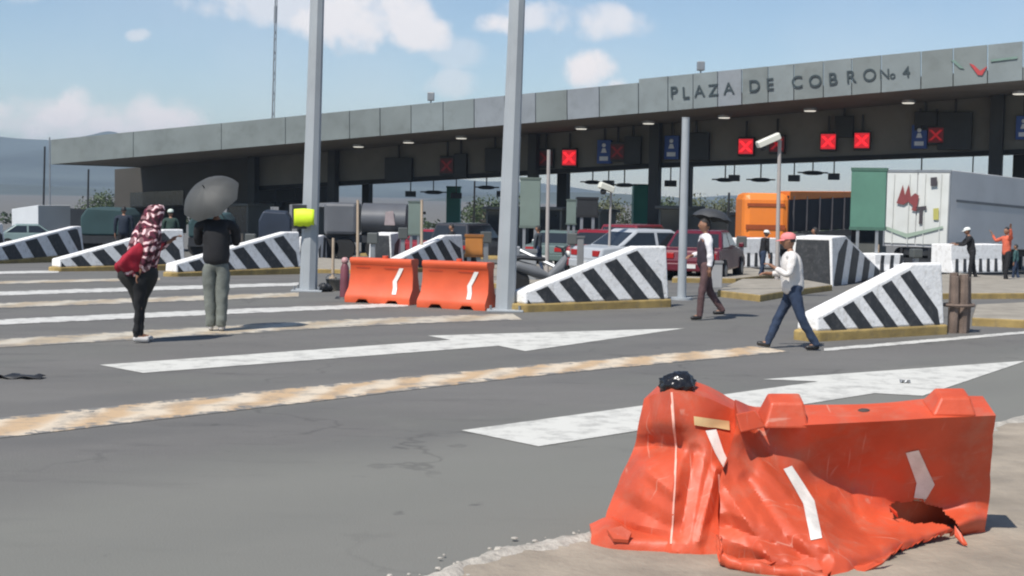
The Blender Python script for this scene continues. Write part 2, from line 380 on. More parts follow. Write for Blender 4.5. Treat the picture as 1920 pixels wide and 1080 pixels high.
strip('lane_line', [(-100, 530), (0, 527), (300, 521)], [(-100, 537), (0, 533), (300, 526)], prum2)
strip('lane_line', [(1545, 653), (1700, 640), (1960, 618)], [(1545, 659), (1700, 646), (1960, 623)], pw2)
strip('lane_line', [(-100, 512), (0, 509), (110, 507)], [(-100, 517), (0, 514), (110, 512)], pw2)

# rough concrete shoulder with broken lip in the near right corner
sh = mat('dusty_concrete_shoulder', (.29, .245, .19), .9, .28, 1.6, .6, 18, dirt=.55, dirtc=(.20, .175, .145))
edge = spline([GP(640, 1160), GP(800, 1085), GP(900, 1048), GP(1000, 1022), GP(1110, 1000), GP(1350, 945), GP(1600, 880), GP(1800, 815), GP(1960, 775), GP(2300, 715), GP(2700, 670)], 14)
mb = MB(); rows = []
for i, p in enumerate(edge):
    w = Vector((.62, -.78, 0)); j = noise.noise(p * 3) * .07 + noise.noise(p * 11) * .03
    r = []
    for k, (d, z) in enumerate(((-.02, -.004), (.05, .018), (.16, .026), (.5, .02), (1.5, .012), (3, .012), (8, .012))):
        q = p + w * (d + j * (1 if k < 4 else 0)); q.z = z + (noise.noise(q * 6) * .012 if 0 < k < 5 else 0) + (noise.noise(q * 25) * .006 if 0 < k < 4 else 0); r.append(q)
    rows.append(r)
mb.loft(rows, False, 0, True, closed=False)
tag(mb.build('pavement', sh), kind='structure')
lipc = mat('pale_broken_mortar', (.40, .37, .32), .95, .3, 7, .8, 30, dirt=.8, dirtc=(.19, .17, .145))
mb = MB(); rows = []
for i, p in enumerate(edge):
    w = Vector((.62, -.78, 0)); a_ = noise.noise(p * 3) * .07 + noise.noise(p * 11) * .03; b_ = .17 + noise.noise(p * 2.1 + Vector((4, 4, 0))) * .12 + noise.noise(p * 9) * .05
    rows.append([p + w * (a_ - .03) + Vector((0, 0, .003)), p + w * (a_ + .03) + Vector((0, 0, .03 + noise.noise(p * 14) * .014)), p + w * (a_ + b_ * .6) + Vector((0, 0, .043 + noise.noise(p * 17) * .014)), p + w * (a_ + b_) + Vector((0, 0, .022))])
mb.loft(rows, False, 0, True, closed=False)
tag(mb.build('kerb', lipc), kind='structure')
# loose pale crumbs along the shoulder: loose crumbs, uncountable
crumb = mat('pale_concrete_crumbs', (.42, .39, .34), .9, .2, 9)
mb = MB()
for i in range(170):
    p = edge[random.randrange(len(edge) - 40)] + Vector((random.gauss(.05, .10), random.gauss(-.05, .10), 0)); s = abs(random.gauss(.005, .006)) + .004
    p.z = .015 + s * .3
    mb.ball(p, (s * random.uniform(.8, 1.8), s * random.uniform(.8, 1.6), s * random.uniform(.5, .9)), 0, 5, 4)
tag(mb.build('gravel', crumb), kind='stuff', label='pale crumbs of broken concrete along the shoulder edge', cat='gravel')

# ------------------------------------------------------------------ hills
hill = mat('hazy_hillside', (.085, .105, .10), .95, .35, .006)
def hillrange(name, pts, y, dep):
    ridge = spline([PD(px, py, y) for px, py in pts], 8); mb = MB(); rows = []
    for k in range(9):
        t = k / 8; r = []
        for i, p in enumerate(ridge):
            hgt = (p.z + 4) * (1 - t) ** 1.3 - 4
            q = Vector((p.x, p.y - dep * t, hgt + noise.noise(Vector((p.x * .004, t * 5, 3))) * 16 * (1 - t) * (t > 0)))
            r.append(q)
        rows.append(r)
    rows.insert(0, [p + Vector((0, 900, -p.z - 4)) for p in ridge])
    mb.loft(rows, False, 0, True, closed=False)
    return tag(mb.build(name, hill, sharp=180), kind='structure')
hillrange('hills', [(-900, 300), (-500, 275), (-200, 262), (-60, 253), (40, 260), (110, 262), (165, 254), (205, 246), (245, 256), (300, 266), (380, 285), (500, 305), (640, 322), (800, 332), (960, 345), (1100, 362), (1250, 378), (1320, 372), (1370, 366), (1420, 372), (1560, 384), (1800, 386), (2200, 380)], 1900, 700)
hillrange('hills', [(-800, 352), (-300, 340), (0, 345), (120, 352), (240, 362), (420, 370), (700, 376), (960, 379), (1300, 386), (1800, 392), (2300, 398)], 900, 250)

# ------------------------------------------------------------------ toll canopy
def unit(v): return v.normalized()
FL, FR = PD(95, 308, 85), PD(1920, 150, 62)
FLt, FRt = PD(95, 262, 85), PD(1920, 85, 62)
cu = Vector((FR.x - FL.x, FR.y - FL.y, 0)).normalized(); cn = Vector((cu.y, -cu.x, 0))      # cn looks towards the approach
if cn.y > 0: cn = -cn
cross_ = -cn
fas_l = mat('weathered_fascia_cladding', (.20, .228, .228), .5, .10, .7, dirt=.55, dirtc=(.13, .14, .13))
fas_g = mat('green_tinted_fascia_cladding', (.178, .20, .194), .5, .12, .6, dirt=.55, dirtc=(.11, .12, .11))
fas_b = mat('bluish_fascia_cladding', (.225, .245, .262), .5, .08, .8, dirt=.55, dirtc=(.14, .15, .15))
soff = mat('dusty_soffit', (.16, .145, .125), .85, .15, .5, dirt=.3)
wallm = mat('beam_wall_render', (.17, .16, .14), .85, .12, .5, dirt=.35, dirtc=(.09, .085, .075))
endm = mat('shaded_end_wall_render', (.06, .056, .05), .9, .12, .5, dirt=.3, dirtc=(.05, .048, .042))  # canopy shade put into the colour, darker than the beam wall
colm = mat('dark_column_paint', (.035, .036, .036), .7, .2, 1)
toll = thing('toll_canopy', 'long grey toll plaza canopy with lettered fascia spanning every lane', 'toll canopy', (FL.x, FL.y, ground(FL.y)))
TB = toll.location.copy()
def tpart(mb, name, mats, parent=None, **k):
    mb.v = [v - TB for v in mb.v]; return mb.build(name, mats, parent or toll, **k)
seams = [95, 250, 415, 535, 655, 712, 770, 830, 888, 945, 1003, 1062, 1122, 1195, 1250, 1297, 1343, 1388, 1437, 1485, 1540, 1593, 1648, 1722, 1782, 1846, 1912, 1980, 2055, 2130, 2210, 2300]
def fb(px, up_=0):          # bottom / top of the fascia at a pixel column
    t = Vector(PV(px, 300, FL, cn)); s = (t - FL).dot(cu); S = (FR - FL).dot(cu)
    return FL + (FR - FL) * (s / S), FLt + (FRt - FLt) * (s / S)
for i in range(len(seams) - 1):
    b0, t0 = fb(seams[i]); b1, t1 = fb(seams[i + 1]); gap = cu * .02
    if seams[i] >= 1195: t0 = t0 + Vector((0, 0, .17)); t1 = t1 + Vector((0, 0, .17))
    k = 0.0 if i < 4 else random.uniform(-.015, .015)
    mb = MB(); mb.prism([b0 + gap, b1 - gap, t1 - gap, t0 + gap], -cn * .12); mb.v = [v + cn * k for v in mb.v]
    tpart(mb, 'fascia_panel', fas_g if i < 4 else random.choice([fas_l, fas_l, fas_b, fas_g] if i < 22 else [fas_l, fas_g]))
b0, t0 = fb(95); b1, t1 = fb(2300); DEPTH = 19
inset = -cn * .14
mb = MB(); th = Vector((0, 0, .5))
a, b = b0 + inset + Vector((0, 0, .05)), b1 + inset + Vector((0, 0, .05)); a2, b2 = a - cn * DEPTH, b - cn * DEPTH
mb.prism([a, b, b2, a2], th); tpart(mb, 'roof_slab', soff)
mb = MB(); mb.prism([a2 - cn * .02, b2 - cn * .02, b2 - cn * .02 + Vector((0, 0, 1.3)), a2 - cn * .02 + Vector((0, 0, 1.3))], -cn * .12); tpart(mb, 'rear_fascia', fas_g)
mb = MB(); e0, e1 = b0 - cu * .02 + inset, t0 - cu * .02 + inset; mb.prism([e0, e1, e1 - cn * DEPTH, e0 - cn * DEPTH], -cu * .1); tpart(mb, 'end_fascia', fas_g)
BW = FL - cn * 8.0                   # face of the beam wall
SO_N = cu.lerp(cu, 0); slope = (b1 - b0).normalized(); so_n = slope.cross(cn).normalized()
def soffit(px, py): return PV(px, py, a, so_n)
def bwp(px, py): return PV(px, py, BW, cn)
def bw_top(px):
    p = bwp(px, 300); s = (p - BW).dot(cu); S = (FR - FL).dot(cu); q = FL + (FR - FL) * (s / S) - cn * 8.0; q.z += .04; return q
low = [(215, 392), (480, 378), (486, 356), (1230, 314), (1880, 290), (2300, 274)]
pts = [bwp(*p) for p in low]
mb = MB()
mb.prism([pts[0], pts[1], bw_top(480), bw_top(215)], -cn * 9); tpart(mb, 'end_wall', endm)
mb = MB(); mb.prism([pts[2], pts[3], pts[4], pts[5], bw_top(2300), bw_top(1880), bw_top(1230), bw_top(486)], -cn * 1.1); tpart(mb, 'beam', wallm)
lipm = mat('black_beam_lip', (.02, .02, .02), .8, .2, 1)
mb = MB()
for q0, q1 in ((pts[2], pts[3]), (pts[3], pts[4]), (pts[4], pts[5])):
    mb.prism([q0 + cn * .12, q1 + cn * .12, q1 + cn * .12 + Vector((0, 0, .22)), q0 + cn * .12 + Vector((0, 0, .22))], -cn * .115)
tpart(mb, 'beam_lip', lipm)
mb = MB(); q = [bwp(*p) + cn * .01 for p in ((245, 361), (345, 357), (345, 384), (245, 388))]; mb.prism(q, cn * .05); tpart(mb, 'window', glass)
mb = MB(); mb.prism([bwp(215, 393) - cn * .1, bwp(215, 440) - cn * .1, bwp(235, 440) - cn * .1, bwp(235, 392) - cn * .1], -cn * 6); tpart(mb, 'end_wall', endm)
for px, off, w in ((475, .55, .5), (625, .55, .5), (1000, .55, .5), (1228, .55, .55), (1866, .55, .6), (533, -5, .5), (689, -5, .5), (1057, -5, .6), (1287, -5, .6), (1911, -5, .6), (2130, .55, .6)):
    p = PV(px, 330, BW + cn * off, cn); tp = bw_top(px); z1 = tp.z + .03 if off > 0 else tp.z - .1
    mb = MB(); T = frame(Vector((p.x, p.y, 0)), cu, cross_, Vector((0, 0, 1))); mb.box(-w / 2, w / 2, -w / 2, w / 2, ground(p.y) - .2, z1, 0, T); tpart(mb, 'column', colm, bev=.02)
# fascia lettering
lett = mat('dark_fascia_lettering', (.035, .05, .055), .5, .15, 3)
mb = MB()
for ch, px, py, hgt in (('P', 1264, 174, 1), ('L', 1286, 175, 1), ('A', 1312, 172, 1), ('Z', 1338, 170, 1), ('A', 1367, 167, 1), ('D', 1415, 162, 1), ('E', 1444, 159, 1), ('C', 1495, 155, 1), ('O', 1529, 153, 1), ('B', 1562, 149, 1), ('R', 1596, 145, 1), ('O', 1631, 142, 1), ('N', 1659, 140, .80), ('o', 1674, 141, .62), ('4', 1700, 136, .88)):
    p = PV(px, py, FL, cn) + cn * .05
    text_mesh(mb, ch, frame(p, slope, slope.cross(cn) * -1 if slope.cross(cn).z < 0 else slope.cross(cn), cn), .76 * hgt, 0, .015)
    if px in (1367, 1444, 1631, 1674, 1700): tpart(mb, 'lettering', lett); mb = MB()
redm = mat('red_logo_paint', (.42, .05, .05), .5, .1, 2); grnm = mat('faded_green_logo', (.16, .24, .2), .5, .1, 2)
mb = MB()
for pl, mi in (([(1818, 119), (1826, 122), (1838, 133), (1852, 124), (1842, 141), (1834, 141)], 0), ([(1783, 113), (1791, 113), (1808, 129), (1800, 128)], 1), ([(1858, 112), (1908, 106), (1908, 110), (1858, 116)], 1)):
    mb.prism([PV(x, y, FL, cn) + cn * .04 for x, y in pl], cn * .03, mi)
tpart(mb, 'emblem', [redm, grnm])
# light railing along the top of the lettered panels
mb = MB(); q = [PV(x, y, FL - cn * .2, cn) for x, y in ((1238, 148), (1300, 141), (1388, 131), (1500, 120), (1636, 107))]
mb.tube(q, .035, 6)
for p in q: mb.tube([p, p - Vector((0, 0, .5))], .03, 6)
tpart(mb, 'parapet_rail', steel)
# soffit lights
lampm = mat('lit_soffit_lamp', (.95, .92, .82), .4, .02, 3, emit=.55)
for px, py in ((672, 271), (766, 263), (865, 255), (1090, 237), (1216, 227), (1358, 216), (1519, 203), (1703, 188), (1911, 171)):
    p = soffit(px, py); t = thing('soffit_light', 'round lamp set in the shaded underside of the toll canopy', 'light', p, math.atan2(cu.y, cu.x), 'lamps under the toll canopy')
    mb = MB(); mb.tube([(0, 0, 0), (0, 0, -.12)], [.36, .33], 14); mb.build('housing', steel, t)
    mb = MB(); mb.tube([(0, 0, -.121), (0, 0, -.16)], [.30, .26], 14); mb.build('lens', lampm, t)
# lane signals on the beam
box_m = mat('black_signal_housing', (.014, .015, .016), .5, .2, 3)
def signal(px, py, w, h, kind, label, group='lane signals on the toll beam'):
    p = bwp(px, py) + cn * .35; s = p.y / F
    t = thing('lane_signal' if kind != 'blue' else 'lane_sign', label, 'lane signal' if kind != 'blue' else 'lane sign', p, math.atan2(cu.y, cu.x), group)
    W2, H2 = w * s / 2, h * s / 2
    mb = MB(); mb.box(-W2, W2, 0, .22, -H2, H2); mb.build('housing', box_m if kind != 'blue' else bluesign, t, bev=.02)
    mb = MB(); mb.box(-.05, .05, .06, .12, H2, H2 + .8); mb.build('hanger', dark, t)
    if kind in ('x', 'dim', 'faint'):
        a_ = min(W2, H2) * .92
        mb = MB(); mb.box(-a_, a_, -.02, .01, -a_, a_); mb.build('red_panel', mat('dark_red_matrix', (.45, .012, .02), .5, .05, 4, emit=.9) if kind == 'x' else mat('dead_red_matrix', (.06, .008, .009), .5, .05, 4, emit=.04) if kind == 'faint' else mat('dull_red_matrix', (.16, .01, .014), .5, .05, 4, emit=.10), t)
        mb = MB(); c_ = a_ * .7; wd = a_ * .28
        for sg in (1, -1):
            mb.prism([(-c_ - wd * .7, -.03, -sg * c_), (-c_ + wd * .7, -.03, -sg * c_), (c_ + wd * .7, -.03, sg * c_), (c_ - wd * .7, -.03, sg * c_)], (0, .004 + .003 * sg, 0))
        mb.build('cross_symbol', redled if kind == 'x' else redled2 if kind == 'dim' else mat('faint_red_led', (.20, .010, .014), .5, .02, 5, emit=.10), t)
    if kind == 'blue':
        wp = mat('white_pictogram', (.6, .62, .66), .5, .05, 3); mb = MB()
        mb.ball((0, -.03, H2 * .55), (W2 * .28, .02, W2 * .28)); mb.prism([(-W2 * .4, -.03, -.05), (W2 * .4, -.03, -.05), (W2 * .2, -.03, H2 * .3), (-W2 * .2, -.03, H2 * .3)], (0, .03, 0))
        mb.box(-W2 * .6, W2 * .6, -.03, 0, -H2 * .75, -H2 * .4); mb.build('pictogram', wp, t)
for px, py, k, lb in ((1072, 296, 'x', 'lit red cross lane signal above the white saloon, leftmost bright one'), (1402, 275, 'x', 'lit red cross lane signal just left of the white camera'),
                      (1556, 266, 'x', 'lit red cross lane signal, left one of the pair above the green box'), (1619, 264, 'x', 'lit red cross lane signal, right one of the pair above the green box'),
                      (1460, 271, 'dim', 'dull red lane signal half hidden behind the white camera'), (1757, 254, 'dim', 'dull red lane signal beside the blue sign above the white trailer'),
                      (1162, 285, 'faint', 'dull red lane signal beside the blue sign near the thin dark column'), (843, 311, 'faint', 'faint red lane signal in a wide black housing left of the second pole'),
                      (1028, 297, 'faint', 'dull red lane signal behind the thin pale lane pole')):
    signal(px, py, 30, 36, k, lb)
for px, py, w, h, lb in ((752, 318, 58, 44, 'unlit black lane signal box, leftmost along the beam'), (868, 311, 26, 46, 'unlit black lane signal box right of the faint red one'), (932, 300, 40, 44, 'unlit black lane signal box just left of the thick near pole'),
                         (1190, 282, 32, 52, 'unlit black lane signal box left of the middle column'), (1308, 275, 52, 52, 'unlit black lane signal box behind the pole with the round top'),
                         (1792, 246, 62, 70, 'large unlit black signal box above the white trailer'), (1737, 228, 40, 36, 'small unlit black signal box above the blue sign by the trailer'), (1585, 238, 34, 40, 'unlit black signal box between the pair of red crosses')):
    signal(px, py, w, h, 'off', lb)
for px, py, lb in ((1137, 285, 'blue lane sign with white figure near the middle of the beam'), (1263, 277, 'blue lane sign with white figure right of the middle column'), (1726, 257, 'blue lane sign with white figure above the white trailer'), (1921, 240, 'blue lane sign cut by the right edge of the view')):
    signal(px, py, 28, 44, 'blue', lb)
# camera and fan units hanging below the beam
def hanging(px, py, kind, lb):
    p = bwp(px, py) - cn * .5; t = thing('hanging_camera', lb, 'camera', p, random.uniform(-.6, .6), 'units hanging under the toll beam')
    L_ = random.uniform(.55, .9)
    mb = MB(); mb.tube([(0, 0, 0), (0, 0, -L_)], .035, 6); mb.build('drop_pole', dark, t)
    mb = MB()
    if kind: mb.ball((0, 0, -L_), (.55, .2, .12)); mb.box(-.75, .75, -.08, .08, -L_ - .02, -L_ + .05)
    else: mb.box(-.28, .28, -.16, .16, -L_ - .28, -L_ + .05)
    mb.build('unit_body', dark, t)
for i, (px, py) in enumerate(((508, 354), (545, 352), (762, 341), (805, 338), (848, 335), (905, 332), (935, 330), (1105, 321), (1135, 319), (1165, 317), (1252, 312), (1355, 309), (1372, 308), (1422, 307), (1485, 305), (1520, 303), (1560, 302), (1725, 296), (1822, 292))):
    hanging(px, py, i % 2, 'small dark unit on a drop pole under the shaded toll beam')
for px, py, lb in ((808, 181, 'tiny grey box on a stem standing on the left part of the canopy roof'), (1314, 124, 'tiny grey box on a stem above the sign letters on the roof')):
    p = PV(px, py, FL - cn * 4, cn); t = thing('roof_camera', lb, 'camera', p); mb = MB(); mb.box(-.18, .18, -.18, .18, -.22, .22); mb.build('camera_body', steel, t, bev=.03)
    mb = MB(); mb.tube([(0, 0, -.22), (0, 0, -1.9)], .045, 6); mb.build('stem', steel, t)

# ------------------------------------------------------------------ lamp posts
def lamp_post(base_px, top_px, w0, w1, H, lb):
    b = GP(*base_px); p2 = PD(top_px[0], top_px[1], b.y); d = (p2 - b); d = d / d.z; s = b.y / F
    t = thing('lamp_post', lb, 'lamp post', b); mb = MB()
    k = (p2.z - b.z); rr = lambda z: (w0 + (w1 - w0) * z / k) * s / 2
    rings = [[d * z + Vector((math.cos(2 * math.pi * j / 8 + .2), math.sin(2 * math.pi * j / 8 + .2), 0)) * rr(z) for j in range(8)] for z in (0, k * .5, k, H)]
    mb.loft(rings, True, 0, False); mb.build('pole', galv, t)
    mb = MB(); mb.box(-.33, .33, -.33, .33, 0, .04); mb.build('base_plate', galv, t, bev=.01)
    for sx in (-1, 1):
        for sy in (-1, 1):
            mb = MB(); mb.tube([(sx * .26, sy * .26, .04), (sx * .26, sy * .26, .12)], .025, 6); mb.build('anchor_bolt', steel, t)
    top = d * H
    for a_ in (-1, 1):
        mb = MB(); mb.tube([top, top + Vector((a_ * .8, 0, .3)), top + Vector((a_ * 1.6, 0, .35))], .05, 6); arm = mb.build('arm', galv, t)
        mb = MB(); mb.loft([[top + Vector((a_ * (1.5 + x), y, .33 + z)) for y, z in ((-w, 0), (w, 0), (w * .7, .1), (-w * .7, .1))] for x, w in ((0, .08), (.2, .16), (.7, .15), (.8, .08))]); mb.build('lamp_head', steel, t, bev=.01)
    return t
lamp_post((578, 546), (595, 0), 33, 26, 11.5, 'thick grey octagonal post carrying the yellow note')
lamp_post((947, 583), (970, 0), 38, 30, 11.5, 'thick grey octagonal post beside the orange barriers, nearer of the two')
# the yellow note tied to the post
hv = mat('fluorescent_yellow_card', (.62, .82, .02), .6, .06, 8, .1, 20, emit=0)
b = GP(578, 546); p = PD(570, 408, b.y - .30)
t = thing('notice_board', 'fluorescent yellow card tied to the thick grey post', 'notice', p, R(-4)); s = b.y / F
mb = MB(); rows = []
for i in range(9):
    x = (-19 + 38 * i / 8) * s; bow = .012 * math.sin(i / 8 * 3.1) ; rows.append([Vector((x, -bow, (-16 + (i > 6) * 2) * s + .01 * math.sin(i * 2))), Vector((x, -bow - .005, 0)), Vector((x, -bow, (17 - abs(i - 4) * .4) * s))])
mb.loft(rows, False, 0, True, closed=False); o = mb.build('card', hv, t); md = o.modifiers.new('thick', 'SOLIDIFY'); md.thickness = .008
mb = MB(); mb.box(-.26, .05, .02, .04, -.24, .27); mb.build('backing', dark, t)

# ------------------------------------------------------------------ striped crash ramps and islands
def ramp(nose, back, topy, W, lb, L_ext=0, nose_h=.22, flat=.22, endblack=False, pitch=None, kerb=True):
    N, B = GP(*nose), GP(*back); d = B - N; d.z = 0; L = d.length; d.normalize(); rz = math.atan2(d.y, d.x); pitch = pitch or L / 5.1
    z0 = (N.z + B.z) / 2; H = (back[1] - topy) * B.y / F
    t = thing('crash_ramp', lb, 'crash ramp', (N.x, N.y, z0 - .01), rz, 'striped concrete crash ramps')
    sg = 1 if W > 0 else -1; W = abs(W); K = .16 if kerb else .02; I = .03 if kerb else 0
    bt = .10 if W < .8 else .06      # side batter
    prof = [(I + .05, K), (L - I, K), (L - I, H), (L * (1 - flat), H), (I + .05, K + nose_h)]
    def P3(x, z, side):        # side 0 = near face, 1 = far face
        f = bt * (z - K) / max(.1, H - K); y = (I + f) if side == 0 else (W - I - f); return Vector((x, y * sg, z))
    mb = MB(); n = len(prof)
    mb.add([P3(x, z, 0) for x, z in prof] + [P3(x, z, 1) for x, z in prof], [tuple(range(n)), tuple(range(n, 2 * n))[::-1]] + [(i, (i + 1) % n, n + (i + 1) % n, n + i) for i in range(n)])
    o = mb.build('concrete_body', white, t, bev=.035)
    mb = MB(); xk = L * (1 - flat)
    reg = [(I + .10, K + .004), (L - I - .12, K + .004), (L - I - .20, K + (H - K) * .55), (xk + .14, H - .11), (xk - .02, H - .085), (I + .10, K + nose_h - .045)]
    x0 = -1.15
    while x0 < L + 1:
        wd = pitch * random.uniform(.50, .56); sh = .98 * (H - K)
        st = [(x0 + sh, K - .01), (x0 + sh + wd, K - .01), (x0 + wd, H + .01), (x0, H + .01)]
        c = clip(st, reg)
        if len(c) > 2:
            for side in (0, 1):
                pts_ = [P3(x, z, side) + Vector((0, (-.005 if side == 0 else .005) * sg, 0)) for x, z in c]; mb.poly(pts_)
        # band over the sloping top
        a0, a1 = x0 + .05, x0 + .05 + wd
        zt = lambda x: K + nose_h + (H - K - nose_h) * (x - I - .05) / (xk - I - .05)
        if W > .8 and a0 > I + .1 and a1 < xk - .05: mb.poly([Vector((a0, (I + .14) * sg, zt(a0) + .006)), Vector((a1, (I + .14) * sg, zt(a1) + .006)), Vector((a1, (W - I - .14) * sg, zt(a1) + .006)), Vector((a0, (W - I - .14) * sg, zt(a0) + .006))])
        x0 += pitch
    if endblack: mb.poly([Vector((L - I + .006, y * sg, z)) for y, z in ((I + .06, K + .02), (W - I - .06, K + .02), (W - I - .14, H - .08), (I + .14, H - .08))])
    mb.build('painted_stripes', black, t)
    if kerb:
        mb = MB(); pr = [(-.05, .1), (.10, 0), (L + .02, 0), (L + .02, W), (.10, W), (-.05, W - .1)]
        mb.prism([Vector((x, y * sg, -.15)) for x, y in pr], (0, 0, .15 + K + .005)); mb.build('kerb_base', ochre, t, bev=.03)
    return t
ramp((1528, 641), (1776, 627), 492, .50, 'striped crash ramp behind the man in the pink cap, nearest of all', flat=.24)
ramp((980, 586), (1258, 576), 461, .50, 'striped crash ramp right of the thick near post beside the orange barriers', flat=.22)
ramp((328, 519), (568, 514), 437, .50, 'striped crash ramp whose high end meets the post with the yellow note', flat=.12)
ramp((108, 509), (350, 507), 432, .50, 'striped crash ramp behind the person with the red cloth', flat=.16)
ramp((-80, 497), (160, 490), 430, .50, 'striped crash ramp cut by the left edge of the view', flat=.06)
ramp((-280, 489), (12, 480), 428, .50, 'white end of a striped ramp at the far left edge', flat=.1)
ramp((1650, 524), (1562, 537), 437, -1.15, 'grey striped ramp with a black end face behind the man in the pink cap', flat=.25, endblack=True, pitch=2.3, kerb=False)
ramp((1094, 492), (1040, 499), 441, -1.0, 'far striped ramp behind the thin pale lane pole', flat=.25, endblack=True, pitch=2.3, kerb=False)
ramp((800, 486), (735, 492), 431, -1.0, 'far striped ramp just behind the left orange barrier', flat=.25, endblack=True, pitch=2.3, kerb=False)
ramp((640, 482), (598, 489), 436, -.9, 'far striped ramp just right of the post with the yellow note', flat=.25, endblack=True, pitch=2.3, kerb=False)
ramp((735, 512), (873, 508), 443, .50, 'white ramp with one black band rising behind the right orange barrier', flat=.25, pitch=.95)
def island(pts, h, lb=None, top=kerbc):
    g = [GP(*p) for p in pts]; mb = MB(); lo = [p - Vector((0, 0, .1)) for p in g]
    mb.prism(lo, (0, 0, .1 + h)); mb.m[1] = 1; mb.m[0] = 1
    o = mb.build('traffic_island', [ochre, top], bev=.03); tag(o, kind='structure'); return o
island([(1345, 556), (1425, 566), (1480, 556), (1560, 545), (1500, 533), (1390, 533)], .15)
island([(1822, 611), (1960, 617), (2100, 600), (1960, 578), (1830, 585)], .15)
island([(1585, 556), (1760, 561), (1960, 560), (2000, 535), (1800, 520), (1640, 528)], .14)
island([(1260, 530), (1380, 531), (1470, 520), (1400, 508), (1280, 512)], .14)
island([(480, 510), (700, 514), (720, 500), (600, 488), (470, 494)], .13)
island([(860, 535), (975, 545), (1100, 520), (1000, 500), (880, 505)], .13)

def block(px0, px1, gy, topy, lb, dep=.9, full=False):
    A, B = GP(px0, gy), GP(px1, gy); A.z += .14; B.z += .14; d = B - A; L = d.length; H = (gy - topy) * A.y / F
    t = thing('concrete_block', lb, 'concrete block', A, math.atan2(d.y, d.x), 'white concrete blocks with striped skirts')
    mb = MB(); pr = [(-.10, 0), (-.10, .08), (.0, H * .45), (.03, H), (dep, H), (dep, 0)]
    mb.prism([(0, y, z) for y, z in pr], (L, 0, 0)); mb.build('concrete_body', white, t, bev=.03)
    mb = MB()
    n = max(2, round(L / .42))
    for i in range(n):
        x = (i + .3) * L / n; w = L / n * .45
        mb.poly([(x, -.106, .03), (x + w, -.106, .03), (x + w * .9, -.106, .08), (x - .02, -.106, .08)])
        mb.poly([(x - .02, -.106, .08), (x + w * .9, -.106, .08), (x + w + .06, -.008, H * .5), (x + .1, -.008, H * .5)])
        if full: mb.poly([(x + .1, -.008, H * .5 + .002), (x + w + .06, -.008, H * .5 + .002), (x + w + .12, .020, H * .93), (x + .16, .020, H * .93)])
    mb.build('painted_stripes', black, t)
block(1378, 1462, 509, 454, 'white block with striped skirt in front of the orange lorry')
block(1782, 1884, 520, 466, 'white block with striped skirt beside the person in the orange vest')
block(1640, 1694, 520, 484, 'low striped block under the rear of the white trailer', full=True)

# bundle of weathered wooden posts behind the near ramp
wood = mat('weathered_grey_wood', (.17, .125, .10), .9, .3, 5, .5, 40)
g = GP(1797, 624); t = thing('wooden_bollards', 'cluster of weathered wooden stakes tied behind the nearest striped ramp', 'stakes', g, .5)
for i, (x, y, h) in enumerate(((-.12, 0, .92), (.03, -.06, .95), (.16, .02, .9), (-.04, .1, .97), (.1, .14, .93))):
    mb = MB(); mb.tube([(x, y, 0), (x + .01, y, h * .5), (x, y, h)], [.075, .08, .07], 8); mb.build('stake', wood, t)
mb = MB(); mb.tube([(.26 * math.cos(a_) + .02, .2 * math.sin(a_) + .03, .45) for a_ in [i * .3927 for i in range(17)]], .03, 6); mb.build('tie_band', wood, t)

# ------------------------------------------------------------------ water filled barriers
def plastic_barrier(loc, rz, L, H, lb, mirror=1):
    t = thing('plastic_barrier', lb, 'barrier', loc, rz, 'orange plastic barriers closing the lane')
    prof = [(-.26, 0), (-.27, .10), (-.24, .16), (-.14, .34 * H), (-.10, .62 * H), (-.115, .86 * H), (-.15, .90 * H), (-.15, H - .02), (-.13, H), (.13, H), (.15, H - .02), (.15, .90 * H), (.115, .86 * H), (.10, .62 * H), (.14, .34 * H), (.24, .16), (.27, .10), (.26, 0)]
    mb = MB(); xs_ = [-L / 2 + L * i / 24 for i in range(25)]; rings = []
    for x in xs_:
        e = abs(x) / (L / 2); r = []
        for y, z in prof:
            nz_ = noise.noise(Vector((x * 2, y * 3 + loc.x, z * 2))) * .012
            slot = .07 if (z < .05 and (abs(abs(x) - L * .22) < L * .09)) else 0
            r.append(Vector((x * (1 - .06 * max(0, (z / H - .15)) * (e ** 4)), y + nz_, z + slot)))
        rings.append(r)
    mb.loft(rings, True, 0, True); mb.build('shell', orange2, t, bev=0, sharp=50)
    mb = MB()
    for x in (-L * .28, L * .16):      # hand-holds, their recess shade put into a darker orange
        mb.prism([(x - .16, -.122, .80 * H), (x + .16, -.122, .80 * H), (x + .14, -.113, .76 * H), (x - .14, -.113, .76 * H)], (0, .02, 0))
    mb.build('handhold', mat('shaded_orange_recess', (.45, .06, .02), .6), t)
    mb = MB()
    for s in (1, -1):
        x = L * .2; y = lambda z: (-.112 if z > .5 * H else -.15 - (.42 * H - z) * .30 if z < .42 * H else -.125) - .012
        pts_ = [(x + .17, .80 * H), (x + .03, .50 * H), (x + .07, .22 * H)]
        rows = []
        for i in range(9):
            tt = i / 4; k = min(1, int(tt)); f = tt - k; px_, pz_ = pts_[k][0] + (pts_[k + 1][0] - pts_[k][0]) * f, pts_[k][1] + (pts_[k + 1][1] - pts_[k][1]) * f
            zz = pz_; hw = .045
            yy_ = prof_y(prof, zz) - .016
            rows.append([Vector((px_ - hw, yy_ * s, zz)), Vector((px_ + hw, yy_ * s, zz))])
        mb.loft(rows, False, 0, False, closed=False)
    mb.build('chevron_sticker', refl, t)
    mb = MB(); mb.tube([(L * .02, 0, H), (L * .02, 0, H + .05)], .06, 10); mb.build('filler_cap', orange, t)
    return t
def prof_y(prof, z):
    for (y0, z0_), (y1, z1_) in zip(prof[:9], prof[1:9]):
        if z0_ <= z <= z1_ and z1_ > z0_: return y0 + (y1 - y0) * (z - z0_) / (z1_ - z0_)
    return -.15
